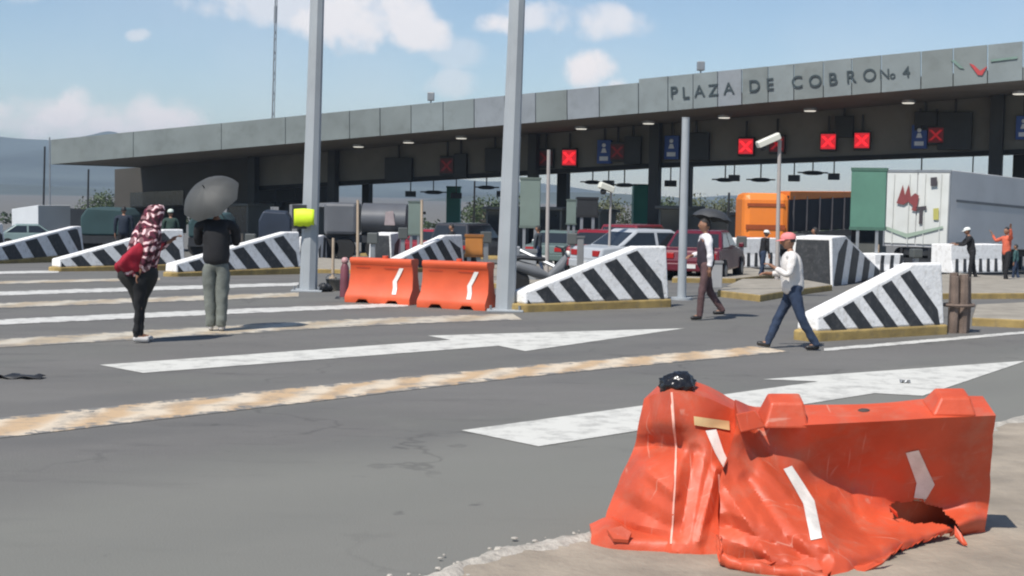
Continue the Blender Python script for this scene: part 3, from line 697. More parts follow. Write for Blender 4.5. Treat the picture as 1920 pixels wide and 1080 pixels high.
g = GP(718, 569); plastic_barrier(Vector((g.x, g.y + .15, g.z)), R(-25), 1.42, .86, 'left of two upright orange barriers with a white chevron')
g = GP(857, 579); plastic_barrier(Vector((g.x, g.y + .15, g.z)), R(-27), 1.44, .87, 'right of two upright orange barriers, next to the thick near post')
# purple bollard and toppled bits left of them
wine = mat('wine_red_plastic', (.16, .045, .06), .5, .2, 4)
g = GP(646, 560); t = thing('bollard', 'wine red bollard standing left of the orange barriers', 'bollard', g)
mb = MB(); mb.tube([(0, 0, 0), (0, 0, .62), (0, 0, .70)], [.10, .085, .05], 12); mb.build('post', wine, t)
mb = MB(); mb.ball((0, 0, .76), .075); mb.build('knob', mat('pale_pink_cap', (.45, .25, .25), .5), t)
mb = MB(); mb.tube([(0, 0, 0), (0, 0, .04)], [.2, .17], 14); mb.build('foot', dark, t)
g = GP(627, 545); t = thing('bucket', 'grey bucket standing beside the wine red bollard', 'bucket', g)
mb = MB(); mb.tube([(0, 0, .0), (0, 0, .24), (0, 0, .25)], [.13, .19, .20], 14); mb.build('pail', mat('dirty_grey_plastic', (.13, .12, .10), .7, .2, 5), t)
mb = MB(); mb.tube([(.19 * math.cos(i * .35), 0, .25 + .12 * math.sin(i * .35)) for i in range(10)], .008, 5); mb.build('bail_handle', steel, t)
g = GP(607, 547); mb = MB()
for i in range(14): mb.ball((random.gauss(0, .06), random.gauss(0, .06), .05 + random.random() * .07), random.uniform(.05, .09))
o = mb.build('rubbish_bag', dark); o.location = g; tag(o, 'small dark rubbish bundle on the road by the post base', 'rubbish')

# ------------------------------------------------------------------ the two wrecked barriers in front
K = CAMH / 2.3
def patch(cols, nu, nv, crease=()):
    """cols: list of columns of (px, py, y) from top to bottom; returns grid[u][v] of points"""
    P = [[PD(px, py, y * K) for px, py, y in c] for c in cols]
    fine = [spline(c, nv) for c in P]; nrow = len(fine[0]); out = None
    cuts = [0] + sorted(crease) + [len(P) - 1]; grid = []
    for a_, b_ in zip(cuts, cuts[1:]):
        rowsp = [spline([fine[i][r] for i in range(a_, b_ + 1)], nu) for r in range(nrow)]
        seg = [[rowsp[r][k] for r in range(nrow)] for k in range(len(rowsp[0]))]
        grid += seg if not grid else seg[1:]
    return grid
def dent(p, s=1.0, CR=0):
    rg = lambda q: (.5 - abs(noise.noise(q))) ** 3 * 8
    n_ = noise.noise(p * 2.6) * .020 - rg(p * 2.3 + Vector((9, 2, 4))) * .013 + noise.noise(p * 6.1 + Vector((3, 1, 7))) * .006 + noise.noise(p * 15) * .002
    if CR: n_ += (noise.voronoi(p * 2.4 + Vector((1.3, .2, 5)))[0][0] - .45) * .085 * CR + (noise.voronoi(p * 5.5)[0][0] - .45) * .022 * CR
    return p + Vector((n_ * .3, -n_, n_ * .2)) * s
# --- right barrier, leaning towards the road edge with its skirt torn out
cB = [[(1385, 785, 9.62), (1368, 840, 9.52), (1350, 895, 9.40), (1347, 950, 9.3), (1346, 1005, 9.2), (1352, 1052, 9.18)],
      [(1430, 801, 9.75), (1425, 850, 9.68), (1420, 900, 9.50), (1425, 960, 9.2), (1440, 1020, 9.0), (1455, 1070, 8.98)],
      [(1512, 797, 9.60), (1511, 850, 9.75), (1515, 910, 9.74), (1525, 970, 9.35), (1540, 1030, 8.98), (1545, 1088, 8.83)],
      [(1590, 793, 9.65), (1590, 850, 9.83), (1595, 915, 9.92), (1605, 975, 9.72), (1615, 1030, 9.15), (1625, 1070, 9.04)],
      [(1670, 789, 9.67), (1670, 850, 9.87), (1672, 920, 10.0), (1680, 970, 9.98), (1690, 1008, 9.52), (1690, 1034, 9.40)],
      [(1750, 784, 9.70), (1752, 850, 9.90), (1755, 915, 10.04), (1758, 958, 10.08), (1765, 990, 9.82), (1765, 1004, 9.80)],
      [(1820, 781, 9.73), (1820, 850, 9.93), (1818, 915, 10.07), (1815, 950, 10.08), (1818, 975, 9.92), (1815, 1006, 9.98)],
      [(1868, 779, 9.75), (1862, 850, 9.95), (1856, 915, 10.09), (1852, 953, 10.12), (1850, 975, 10.06), (1848, 1003, 10.1)]]
gB = patch(cB, 20, 14)
tb = gB[len(gB) // 2][-1].copy(); tb.z = 0; tb.y += .2
heroB = thing('wrecked_barrier', 'crushed orange barrier with torn skirt lying along the road edge, right of the pair', 'barrier', tb)
def hole(px, py, poly):
    c = False; j = len(poly) - 1
    for i in range(len(poly)):
        if (poly[i][1] > py) != (poly[j][1] > py) and px < (poly[j][0] - poly[i][0]) * (py - poly[i][1]) / (poly[j][1] - poly[i][1]) + poly[i][0]: c = not c
        j = i
    return c
def to_px(p):
    q = p - CAM; k = q.dot(fw); return 960 + q.dot(rt) / k * F, 540 - q.dot(up) / k * F
def close_hull(grid, off, name, mats, root, holes=(), jag=0, topback=None, jagrange=(0, 1), crumple=lambda f: 0, folds=()):
    def fold(p):
        x, y = to_px(p); d_ = 0
        for x0, y0, x1, y1, w_, a_ in folds:
            t_ = max(0, min(1, ((x - x0) * (x1 - x0) + (y - y0) * (y1 - y0)) / ((x1 - x0) ** 2 + (y1 - y0) ** 2)))
            q_ = math.hypot(x - x0 - (x1 - x0) * t_, y - y0 - (y1 - y0) * t_) / w_
            if q_ < 1: d_ += a_ * (1 - q_)
        return p + (CAM - p).normalized() * d_ if d_ else p
    mb = MB(); nU = len(grid); nV = len(grid[0]); rings = []
    for u, colv in enumerate(grid):
        fu = u / (nU - 1); f = [dent(p, 1.0, crumple(fu) * (.15 + .85 * min(1, i_ / len(colv) * 2.2)) * (1 if i_ < len(colv) - 1 else .4)) for i_, p in enumerate(colv)]
        f = [fold(p) for p in f]
        if jag and jagrange[0] < fu < jagrange[1]:
            j = (noise.noise(Vector((u * .5, 5.3, 0))) * .5 + noise.noise(Vector((u * 1.6, 1.3, 4))) * .5) * jag
            f[-1] = f[-1] + Vector((j * .5, -abs(j) * .4, max(j, -.01))); f[-2] = f[-2] + Vector((j * .25, 0, j * .6))
        top = f[0]; bk = topback(fu, top)
        basey = max(f[-1].y, bk.y) + .12
        back = [top.lerp(bk, t_) for t_ in (.33, .66, 1)]
        bb = Vector((bk.x, basey + .05, .0))
        back += [dent(bk.lerp(bb, t_), .8) for t_ in (.25, .5, .75)] + [bb]
        rings.append(f[::-1] + back)
    n_ = len(rings[0]); vs = [p for r in rings for p in r]; fs = []
    for i in range(nU - 1):
        for j in range(n_ - 1):
            q = (i * n_ + j, i * n_ + j + 1, (i + 1) * n_ + j + 1, (i + 1) * n_ + j)
            if j < nV - 1 and holes:
                c_ = sum((vs[k] for k in q), Vector()) / 4; x, y = to_px(c_)
                if any(hole(x, y, h) for h in holes): continue
            fs.append(q)
    fs += [tuple(range(n_))[::-1], tuple(range((nU - 1) * n_, nU * n_))]
    mb.add([v - root.location for v in vs], fs, 0, True)
    o = mb.build(name, mats, root, sharp=24)
    bm = bmesh.new(); bm.from_mesh(o.data); bvh = BVHTree.FromBMesh(bm); bm.free()
    return o, bvh
tear = [(1668, 950), (1680, 938), (1692, 944), (1720, 936), (1740, 946), (1765, 952), (1775, 966), (1790, 975), (1806, 1003), (1790, 994), (1772, 984), (1748, 980), (1715, 982), (1690, 972), (1676, 975)]
oB, bvB = close_hull(gB, 0, 'shell', orange, heroB, [tear], .12, lambda f, t_: t_ + Vector((.02, .30 + .06 * math.sin(f * 9), .075)), (.05, .86), lambda f: .7 * max(0, min(1, (.55 - f) * 5)) + .08, folds=[(1386, 815, 1550, 1015, 24, .05), (1352, 900, 1455, 1068, 20, .045), (1362, 985, 1540, 1052, 24, -.065), (1402, 900, 1520, 1075, 20, -.045), (1432, 880, 1600, 1012, 18, .03), (1570, 940, 1655, 1040, 18, -.03), (1620, 985, 1700, 1012, 14, .025)])
def decal(name, root, bvh, L_, R_, material, n=10, lift=.006):
    mb = MB(); rows = []
    def pt(px, py):
        d = ray(px, py).normalized(); h = bvh.ray_cast(CAM - root.location, d)
        if h[0] is None: return PD(px, py, 9.6 * K) - root.location
        nn = h[1] if h[1].dot(d) < 0 else -h[1]
        return h[0] + nn * lift
    def lerpl(pts_, t_):
        x = t_ * (len(pts_) - 1); i = min(int(x), len(pts_) - 2); f = x - i
        return pts_[i][0] + (pts_[i + 1][0] - pts_[i][0]) * f, pts_[i][1] + (pts_[i + 1][1] - pts_[i][1]) * f
    for i in range(n + 1):
        a_, b_ = lerpl(L_, i / n), lerpl(R_, i / n)
        rows.append([pt(a_[0] + (b_[0] - a_[0]) * k / 4, a_[1] + (b_[1] - a_[1]) * k / 4) for k in range(5)])
    mb.loft(rows, False, 0, True, closed=False); return mb.build(name, material, root)
decal('chevron_sticker', heroB, bvB, [(1698, 848), (1718, 905), (1712, 938)], [(1722, 843), (1752, 908), (1733, 940)], refl, 12)
decal('chevron_sticker', heroB, bvB, [(1468, 880), (1505, 945), (1520, 1014)], [(1484, 873), (1526, 940), (1541, 1010)], refl, 16)
def frustum(root, b4, t4, name, material):
    mb = MB(); mb.loft([[p - root.location for p in b4], [p - root.location for p in t4]], True, 0, False); return mb.build(name, material, root, bev=.015)
def lug(px0, px1, pyb, ptl, ptr, pyt, yf, dep, hb):
    f0, f1 = PD(px0, pyb, yf * K), PD(px1, pyb, yf * K); t0_, t1_ = PD(ptl, pyt, yf * K), PD(ptr, pyt, yf * K); D = Vector((0, dep, hb))
    sl = Vector((0, .04, 0))
    frustum(heroB, [f0, f1, f1 + D, f0 + D], [t0_ + sl, t1_ + sl, t1_ + D * .7, t0_ + D * .7], 'lug', orange)
lug(1432, 1517, 804, 1448, 1510, 757, 9.60, .26, .06)
lug(1748, 1832, 781, 1768, 1824, 747, 9.73, .26, .06)
# bent flap at the joint of the two
mb = MB(); fl = [PD(1380, 776, 9.5 * K), PD(1416, 769, 9.62 * K), PD(1436, 801, 9.6 * K), PD(1390, 811, 9.45 * K)]
mb.prism([p - heroB.location for p in fl], (0, .05, -.01)); mb.build('torn_flap', orange, heroB, bev=.008)
# curled shreds along the torn skirt
def shred(root, px, thick=.012, name='torn_shred'):
    mb = MB(); pts_ = [PD(x, y, d_ * K) - root.location for x, y, d_ in px]; mb.prism(pts_, (0.0, .004, -thick)); return mb.build(name, orange, root)
shred(heroB, [(1790, 985, 9.75), (1802, 1000, 9.7), (1814, 1020, 9.62), (1806, 1019, 9.65), (1790, 1002, 9.72)])
shred(heroB, [(1668, 948, 9.9), (1682, 960, 9.86), (1684, 968, 9.88), (1672, 956, 9.93)])
shred(heroB, [(1600, 1062, 9.0), (1640, 1048, 9.0), (1670, 1040, 9.1), (1655, 1055, 9.0), (1612, 1076, 8.9)])
shred(heroB, [(1346, 1038, 9.15), (1380, 1052, 9.02), (1470, 1046, 8.98), (1430, 1064, 8.9), (1375, 1072, 8.95)])
shred(heroB, [(1480, 1052, 8.95), (1530, 1048, 8.92), (1542, 1068, 8.86), (1505, 1074, 8.85)])
# rolled lip along the torn left skirt
lp = spline([PD(1347, 1022, 9.12 * K), PD(1352, 1052, 9.02 * K), PD(1395, 1068, 8.93 * K), PD(1460, 1078, 8.86 * K), PD(1548, 1090, 8.76 * K)], 9); mb = MB(); rows = []
for i, p in enumerate(lp):
    w = 1 + noise.noise(Vector((i * .21, 2, 2))) * .9; o_ = Vector((noise.noise(Vector((i * .3, 0, 5))) * .02, 0, noise.noise(Vector((i * .35, 7, 5))) * .012))
    rows.append([p - heroB.location + o_ + Vector((0, y_ * w, z_ * w)) for y_, z_ in ((.10, .035), (.03, .0), (-.03, -.015), (-.065, .005), (-.07, .04), (-.05, .065))])
mb.loft(rows, False, 0, True, closed=False); q = mb.build('curled_lip', orange, heroB, sharp=50); md = q.modifiers.new('t', 'SOLIDIFY'); md.thickness = .01
# a dark stone lying on the top face
o = MB().ball((0, 0, 0), (.045, .03, .022)).build('stone', mat('dark_pebble', (.06, .045, .04), .8)); q = PD(1620, 772, 9.85 * K); o.location = q; tag(o, 'small dark stone lying on top of the wrecked orange barrier', 'stone')
# --- left barrier, folded on end
cA = [[(1207, 748, 10.1), (1197, 795, 10.1), (1190, 838, 10.1), (1162, 895, 10.0), (1140, 955, 9.85), (1128, 1012, 9.72)],
      [(1231, 738, 9.95), (1229, 790, 9.83), (1229, 836, 9.93), (1212, 890, 9.66), (1198, 955, 9.58), (1190, 1025, 9.48)],
      [(1259, 732, 9.74), (1263, 790, 9.62), (1268, 840, 9.70), (1266, 900, 9.48), (1260, 965, 9.38), (1257, 1040, 9.30)],
      [(1320, 744, 9.78), (1322, 792, 9.72), (1320, 845, 9.66), (1313, 905, 9.56), (1305, 965, 9.42), (1302, 1045, 9.28)],
      [(1386, 771, 9.92), (1380, 805, 9.85), (1366, 850, 9.74), (1350, 900, 9.62), (1347, 960, 9.5), (1346, 1047, 9.30)]]
gA = patch(cA, 18, 14, crease=(2,))
ta = gA[len(gA) // 2][-1].copy(); ta.z = 0; ta.y += .2
heroA = thing('wrecked_barrier', 'crumpled orange barrier standing on end with a black bag on top, left of the pair', 'barrier', ta)
oA, bvA = close_hull(gA, 0, 'shell', orange, heroA, (), .02, lambda f, t_: t_ + Vector((.12 * (1 - f) + .02, .34 - .1 * f, .06 - .03 * f)), crumple=lambda f: .7, folds=[(1186, 838, 1268, 838, 24, -.055), (1150, 930, 1258, 990, 24, -.04), (1195, 868, 1264, 925, 16, .03), (1302, 850, 1276, 1000, 20, -.04), (1342, 880, 1312, 1012, 14, .03), (1216, 745, 1226, 828, 14, -.025), (1140, 985, 1250, 1010, 14, -.03)])
decal('sticker', heroA, bvA, [(1322, 808), (1340, 850), (1358, 882)], [(1342, 806), (1356, 848), (1371, 877)], refl, 10)
tape = mat('cream_tape', (.62, .45, .22), .6, .1, 9)
decal('tape_strip', heroA, bvA, [(1299, 781), (1365, 790)], [(1300, 797), (1366, 808)], tape, 8, .012)
edge_m = mat('pale_edge_highlight', (.80, .42, .33), .6, .1, 20)  # highlight along the folded edges, put into a pale strip colour
decal('edge_highlight', heroA, bvA, [(1257, 736), (1262, 800), (1267, 838), (1264, 900), (1257, 1020)], [(1261, 736), (1265, 800), (1270, 838), (1267, 900), (1260, 1020)], edge_m, 40, .004)
decal('edge_highlight', heroA, bvA, [(1345, 890), (1347, 920), (1350, 940)], [(1348, 889), (1350, 919), (1352, 940)], edge_m, 10, .004)
# crumpled foot lobe on the left and peak behind
cF = [[(1110, 1000, 9.55), (1108, 1018, 9.5), (1114, 1042, 9.42)], [(1150, 985, 9.52), (1150, 1006, 9.40), (1150, 1047, 9.36)], [(1188, 998, 9.50), (1190, 1014, 9.38), (1192, 1050, 9.34)], [(1262, 1004, 9.42), (1262, 1018, 9.34), (1262, 1052, 9.31)], [(1345, 1008, 9.46), (1344, 1020, 9.36), (1344, 1052, 9.30)]]
gF = patch(cF, 8, 6); mb = MB(); rings = []
for c_ in gF:
    f = [dent(p) for p in c_]; rings.append([p - heroA.location for p in f + [f[-1] + Vector((0, .25, 0)), f[0] + Vector((0, .25, .0))]])
mb.loft(rings, True, 0, True); mb.build('crushed_foot', orange, heroA, sharp=50)
shred(heroA, [(1138, 992, 9.42), (1165, 986, 9.4), (1184, 998, 9.38), (1178, 1012, 9.36), (1150, 1010, 9.36)], .02, 'foot_plug')
mb = MB(); pk = [PD(*p) - heroA.location for p in ((1268, 738, 9.95 * K), (1300, 712, 10.0 * K), (1330, 742, 10.02 * K), (1340, 756, 9.95 * K))]
mb.prism(pk, (0.02, .12, -.02)); mb.build('top_peak', orange, heroA, bev=.01)
bagm = mat('black_bin_bag', (.012, .012, .014), .22, .2, 6, .5, 14)
mb = MB(); base = PD(1272, 722, 9.92 * K)
vs = []; bm = bmesh.new(); bmesh.ops.create_icosphere(bm, subdivisions=4, radius=1)
for v in bm.verts:
    n_ = noise.noise(v.co * 1.7) * .16 + noise.noise(v.co * 4.5) * .17 + noise.noise(v.co * 11) * .06
    v.co = Vector((v.co.x * .115 * (1 + n_), v.co.y * .11 * (1 + n_), v.co.z * .085 * (1 + n_)))
mb.add([v.co for v in bm.verts], [tuple(v.index for v in f.verts) for f in bm.faces], 0, True); bm.free()
o = mb.build('rubbish_bag', bagm, sharp=60); o.location = base; tag(o, 'crumpled shiny black bag stuffed on top of the wrecked orange barrier', 'bag')

# small litter on the road
for px, py, lb, sc in ((30, 709, 'flat dark scrap of plastic on the asphalt at the left edge', .30), (1697, 719, 'small flat grey scrap lying on the white arrow', .06)):
    g = GP(px, py); mb = MB(); r_ = []
    for i in range(9): r_.append([Vector((sc * (i / 4 - 1), y * sc * .35 * (1 + .4 * math.sin(i * 2.3)), .02 + .02 * math.sin(i * 1.7 + y * 2))) for y in (-1, 0, 1)])
    mb.loft(r_, False, 0, True, closed=False); o = mb.build('litter', dark if sc > .1 else steel); o.location = g; md = o.modifiers.new('t', 'SOLIDIFY'); md.thickness = .006
    tag(o, lb, 'litter')

# ------------------------------------------------------------------ vehicles
LANE = math.atan2(.92, .386)          # heading of vehicles leaving through the plaza (world angle)
def wheel(t, x, y, r, w=.24):
    mb = MB(); rings = [[Vector((x + rr * math.cos(a_), y + dy, r + rr * math.sin(a_))) for a_ in [2 * math.pi * j / 18 for j in range(18)]] for rr, dy in ((r * .62, -w / 2), (r * .95, -w / 2), (r, -w / 3), (r, w / 3), (r * .95, w / 2), (r * .62, w / 2))]
    mb.loft(rings, True, 0, True); k = mb.build('wheel', tyre, t)
    mb = MB(); sgn = 1 if y > 0 else -1; mb.tube([(x, y + sgn * w * .40, r), (x, y + sgn * (w * .5 + .01), r)], [r * .6, r * .5], 14); mb.build('rim', steel, k)
def car(px, gy_or_y, rgb, lb, kind='sedan', rz=LANE, name='parked_car'):
    L, Wd, H = {'sedan': (4.5, 1.75, 1.45), 'suv': (4.7, 1.85, 1.72), 'van': (5.0, 1.9, 2.0)}[kind]
    g = GX(px, gy_or_y); t = thing(name, lb, 'car' if kind != 'van' else 'van', g, rz)
    paint = mat('car_paint_%02x%02x%02x' % tuple(int(c * 255) for c in rgb), rgb, .25, .04, 2, spec=.6)
    if kind == 'sedan': side = [(-L / 2, .32), (-L / 2 - .02, .62), (-L / 2 + .08, .92), (-L * .33, .98), (L * .16, .98), (L * .42, .86), (L / 2, .62), (L / 2, .32)]; cab = [(-L * .36, .96), (-L * .20, H), (L * .06, H + .0), (L * .22, .96)]
    elif kind == 'suv': side = [(-L / 2, .38), (-L / 2, .8), (-L / 2 + .05, 1.08), (L * .2, 1.08), (L * .44, .98), (L / 2, .75), (L / 2, .38)]; cab = [(-L * .48, 1.07), (-L * .42, H), (L * .05, H), (L * .22, 1.07)]
    else: side = [(-L / 2, .36), (-L / 2, 1.1), (L * .3, 1.1), (L * .46, 1.0), (L / 2, .75), (L / 2, .36)]; cab = [(-L * .49, 1.09), (-L * .46, H), (L * .18, H), (L * .33, 1.09)]
    mb = MB()
    def sect(pr, w0, w1):
        z0_, z1_ = min(z for _, z in pr), max(z for _, z in pr); n = len(pr); f = lambda z: w0 + (w1 - w0) * (z - z0_) / (z1_ - z0_)
        mb.add([Vector((x, -f(z), z)) for x, z in pr] + [Vector((x, f(z), z)) for x, z in pr], [tuple(range(n)), tuple(range(n, 2 * n))[::-1]] + [(i, (i + 1) % n, n + (i + 1) % n, n + i) for i in range(n)])
    sect(side, Wd / 2, Wd / 2 - .05); mb.build('body', paint, t, bev=.06)
    mb = MB(); sect(cab, Wd / 2 - .06, Wd / 2 - .22); mb.build('roof', paint, t, bev=.05)
    # windows, slightly proud of the cabin
    zb, zt_ = cab[0][1] + .03, H - .09; f = lambda z: (Wd / 2 - .06) + (-.16) * (z - cab[0][1]) / (H - cab[0][1])
    xa = lambda z: cab[0][0] + (cab[1][0] - cab[0][0]) * (z - cab[0][1]) / (H - cab[0][1]); xb = lambda z: cab[3][0] + (cab[2][0] - cab[3][0]) * (z - cab[0][1]) / (H - cab[0][1])
    for s in (-1, 1):
        mid = (cab[0][0] + cab[3][0]) / 2
        for x0, x1, x2, x3 in ((xa(zb) + .12, mid - .05, mid - .05, xa(zt_) + .12), (mid + .05, xb(zb) - .12, xb(zt_) - .12, mid + .05)):
            mb = MB(); mb.prism([(x0, s * (f(zb) + .004), zb), (x1, s * (f(zb) + .004), zb), (x2, s * (f(zt_) + .004), zt_), (x3, s * (f(zt_) + .004), zt_)], (0, s * .008, 0)); mb.build('side_window', glass, t)
    for fx, nm, sg in ((xa, 'rear_window', -1), (xb, 'windscreen', 1)):
        mb = MB(); mb.prism([(fx(zb) + sg * .004, -f(zb) + .1, zb), (fx(zb) + sg * .004, f(zb) - .1, zb), (fx(zt_) + sg * .004, f(zt_) - .08, zt_), (fx(zt_) + sg * .004, -f(zt_) + .08, zt_)], (sg * .01, 0, 0)); mb.build(nm, glass, t)
    for s in (-1, 1):
        mb = MB(); mb.box(-L / 2 - .025, -L / 2 + .1, s * (Wd / 2 - .28) - .16, s * (Wd / 2 - .28) + .16, .68, .84); mb.build('tail_light', mat('tail_light_red', (.35, .01, .01), .3), t, bev=.01)
        mb = MB(); mb.box(L / 2 - .1, L / 2 + .015, s * (Wd / 2 - .3) - .17, s * (Wd / 2 - .3) + .17, .58, .72); mb.build('headlight', mat('headlight_glass', (.7, .7, .7), .2), t, bev=.01)
        mb = MB(); mb.box(L * .16, L * .20, s * (Wd / 2) - .02, s * (Wd / 2 + .16) , .95, 1.08); mb.build('mirror', paint, t, bev=.02)
    mb = MB(); mb.box(-L / 2 - .06, -L / 2 + .1, -Wd / 2 + .05, Wd / 2 - .05, .34, .56); mb.build('bumper', dark if kind != 'sedan' else paint, t, bev=.03)
    mb = MB(); mb.box(-L / 2 - .072, -L / 2 - .06, -.2, .2, .42, .53); mb.build('number_plate', mat('plate_white', (.6, .6, .58), .5), t)
    for x in (-L * .31, L * .32):
        for s in (-1, 1): wheel(t, x, s * (Wd / 2 - .1), .33)
    return t
car(1222, 43, (.40, .42, .44), 'white saloon car seen above the middle striped ramp', 'sedan', rz=R(28))
car(1130, 49, (.20, .012, .02), 'bright red car half hidden left of the white saloon', 'sedan', rz=R(78))
car(1322, 43, (.11, .010, .02), 'dark red car behind the man with white sleeves', 'sedan', rz=R(72))
car(1205, 56, (.17, .012, .022), 'red minivan with dark windows behind the white saloon', 'suv', rz=R(60), name='parked_van')
car(1060, 58, (.10, .14, .13), 'dark grey green car beside the tall black signboard', 'sedan')
car(885, 62, (.035, .035, .04), 'black car behind the right orange barrier', 'suv')
car(62, 84, (.20, .27, .26), 'pale green car under the white lorry at far left', 'sedan', rz=R(20))
car(820, 66, (.25, .02, .03), 'small dark red car behind the tan lane posts', 'sedan')

def trailer(origin, rz, L, W_, z0_, z1_, mats_, lb, name='lorry_trailer', cat='lorry', rear_wheels=True, cab=None):
    t = thing(name, lb, cat, origin, rz); body, rearm = mats_      # local: x forward, rear face at x=0
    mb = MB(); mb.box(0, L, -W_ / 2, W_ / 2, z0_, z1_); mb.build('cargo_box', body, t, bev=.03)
    mb = MB()
    for s in (-1, 1): mb.box(-.05, -.004, s * .02 if s > 0 else -W_ / 2 + .06, W_ / 2 - .06 if s > 0 else -.02, z0_ + .12, z1_ - .12)
    mb.build('rear_door', rearm, t, bev=.01)
    mb = MB()
    for y in (-W_ * .36, -W_ * .12, W_ * .12, W_ * .36): mb.tube([(-.08, y, z0_ + .1), (-.08, y, z1_ - .15)], .022, 6)
    mb.build('lock_rod', rearm, t)
    mb = MB(); mb.box(-.06, -.004, -W_ / 2, W_ / 2, z1_ - .1, z1_ - .004); mb.box(-.06, -.004, -W_ / 2, -W_ / 2 + .055, z0_, z1_ - .11); mb.box(-.06, -.004, W_ / 2 - .055, W_ / 2, z0_, z1_ - .11); mb.build('door_frame', steel, t)
    mb = MB(); mb.box(.1, L, -.5, .5, z0_ - .3, z0_ - .01); mb.box(-.05, .1, -W_ / 2 + .1, W_ / 2 - .1, z0_ - .55, z0_ - .4); mb.box(0, .08, -.6, -.5, z0_ - .5, z0_ - .01); mb.box(0, .08, .5, .6, z0_ - .5, z0_ - .01); mb.build('chassis', dark, t)
    for x in (1.2, 2.5):
        for s in (-1, 1): wheel(t, x, s * (W_ / 2 - .3), .5, .5)
    for s in (-1, 1):
        mb = MB(); mb.box(-.07, -.03, s * (W_ / 2 - .3) - .12, s * (W_ / 2 - .3) + .12, z0_ - .38, z0_ - .26); mb.build('tail_light', mat('tail_light_red', (.35, .01, .01), .3), t)
    return t
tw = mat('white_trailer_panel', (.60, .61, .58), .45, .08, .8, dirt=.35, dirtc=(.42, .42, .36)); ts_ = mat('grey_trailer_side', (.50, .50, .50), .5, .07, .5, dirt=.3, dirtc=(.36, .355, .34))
yT = 54.0; pl, pr_ = PD(1662, 465, yT + .4), PD(1770, 462, yT)
hd = unit(Vector((.64, .77, 0))); lat = Vector((hd.y, -hd.x, 0))
W_T = 2.55; cT = (pl + pr_) / 2; orgT = Vector((cT.x, cT.y, ground(yT))); TPITCH = .024
zTb, zTt = cT.z - orgT.z, PD(1715, 318, yT).z - orgT.z
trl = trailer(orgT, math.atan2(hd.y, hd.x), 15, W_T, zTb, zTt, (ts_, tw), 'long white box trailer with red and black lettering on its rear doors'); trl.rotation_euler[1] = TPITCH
# graphics on the trailer doors and side
def onrear(px, py): return PV(px, py, orgT - hd * .056, -hd)
logo = mat('dark_red_lettering', (.22, .05, .05), .5, .1, 3); logod = mat('dark_grey_lettering', (.06, .05, .055), .5, .1, 3); grn = mat('pale_green_graphic', (.30, .38, .30), .5, .1, 2); yel = mat('yellow_label', (.45, .42, .12), .5, .1, 3); slg = mat('side_stripe_grey', (.12, .125, .135), .5, .1, 2)
mb = MB(); im = (Matrix.Translation(orgT) @ Matrix.Rotation(math.atan2(hd.y, hd.x), 4, 'Z') @ Matrix.Rotation(TPITCH, 4, 'Y')).inverted()
for poly_, mi in (([(1681, 381), (1693, 347), (1697, 366), (1704, 346), (1708, 369), (1716, 362), (1723, 367), (1719, 392), (1712, 386), (1703, 378), (1694, 384)], 0), ([(1712, 386), (1720, 391), (1717, 396), (1709, 394)], 0),
                  ([(1717, 388), (1737, 386), (1737, 393), (1717, 395)], 1), ([(1724, 394), (1730, 394), (1729, 420), (1723, 420)], 1), ([(1750, 391), (1760, 390), (1760, 412), (1750, 412)], 3),
                  ([(1745, 333), (1757, 332), (1757, 348), (1745, 349)], 1), ([(1660, 424), (1700, 438), (1768, 424), (1768, 428), (1700, 446), (1660, 430)], 2)):
    mb.prism([im @ onrear(*p) for p in poly_], (-.01, 0, 0), mi)
mb.build('door_lettering', [logo, logod, grn, yel], trl)
side_o = orgT + lat * (W_T / 2 + .006)
if (PD(1850, 400, 60) - side_o).dot(lat) < 0: pass
def onside(px, py): return PV(px, py, side_o, lat)
mb = MB(); mb.prism([im @ onside(*p) for p in ((1793, 374), (1935, 388), (1935, 393), (1793, 379))], im.to_3x3() @ (lat * .008)); mb.build('side_stripe', slg, trl)
# orange lorry with dark load bed
om = mat('orange_lorry_paint', (.80, .22, .03), .4, .05, 1, dirt=.15, dirtc=(.4, .15, .05)); dk = mat('dark_tarpaulin', (.025, .028, .036), .7, .2, 1)
y0 = 60.0; A = GX(1437, y0); t = thing('orange_lorry', 'bright orange lorry with a long dark load behind the pink cap', 'lorry', A, 0)
s = y0 / F; H_ = PD(1437, 362, y0).z - A.z; zl = PD(1437, 456, y0).z - A.z
mb = MB(); mb.box(-44 * s, 44 * s, 0, 2.2, zl - .2, H_); mb.build('cab', om, t, bev=.28)
mb = MB(); mb.box(-38 * s, 36 * s, -.03, -.004, zl + .55, zl + .75); mb.build('vent_slot', mat('dark_orange_slot', (.3, .06, .01), .6), t)
mb = MB(); mb.prism([(44 * s + .03, .35, zl + .45), (44 * s + .03, .35, H_ - .05), (218 * s, 5.5, H_ + .02), (218 * s, 5.5, zl + .55)], (-.1, 2.2, 0)); mb.build('load_cover', dk, t, bev=.05)
for k in range(5):
    f = .06 + k * .2; lx = lambda q: 44 * s + .03 + (218 * s - 44 * s - .03) * q; ly = .35 + 5.15 * f
    mb = MB(); mb.box(lx(f) - .04, lx(f) + .04, ly - .06, ly + .02, zl + .5, H_ - .1); mb.build('side_post', mat('dull_side_post', (.07, .065, .07), .6, .2, 2), t)
mb = MB(); mb.prism([(44 * s + .04, .28, zl + .1), (218 * s, 5.42, zl + .25), (218 * s, 5.42, zl + .52), (44 * s + .04, .28, zl + .42)], (-.08, .05, 0)); mb.build('side_skirt', mat('dusty_grey_skirt', (.16, .15, .14), .7, .2, 2), t)
mb = MB(); mb.box(-36 * s, 34 * s, -.035, -.004, H_ - .55, H_ - .42); mb.build('roof_vent', mat('dark_orange_slot', (.3, .06, .01), .6), t)
for x in (-.75, .75): mb = MB(); mb.box(x - .1, x + .1, -.04, -.004, zl + .05, zl + .25); mb.build('tail_light', mat('tail_light_red', (.35, .01, .01), .3), t)
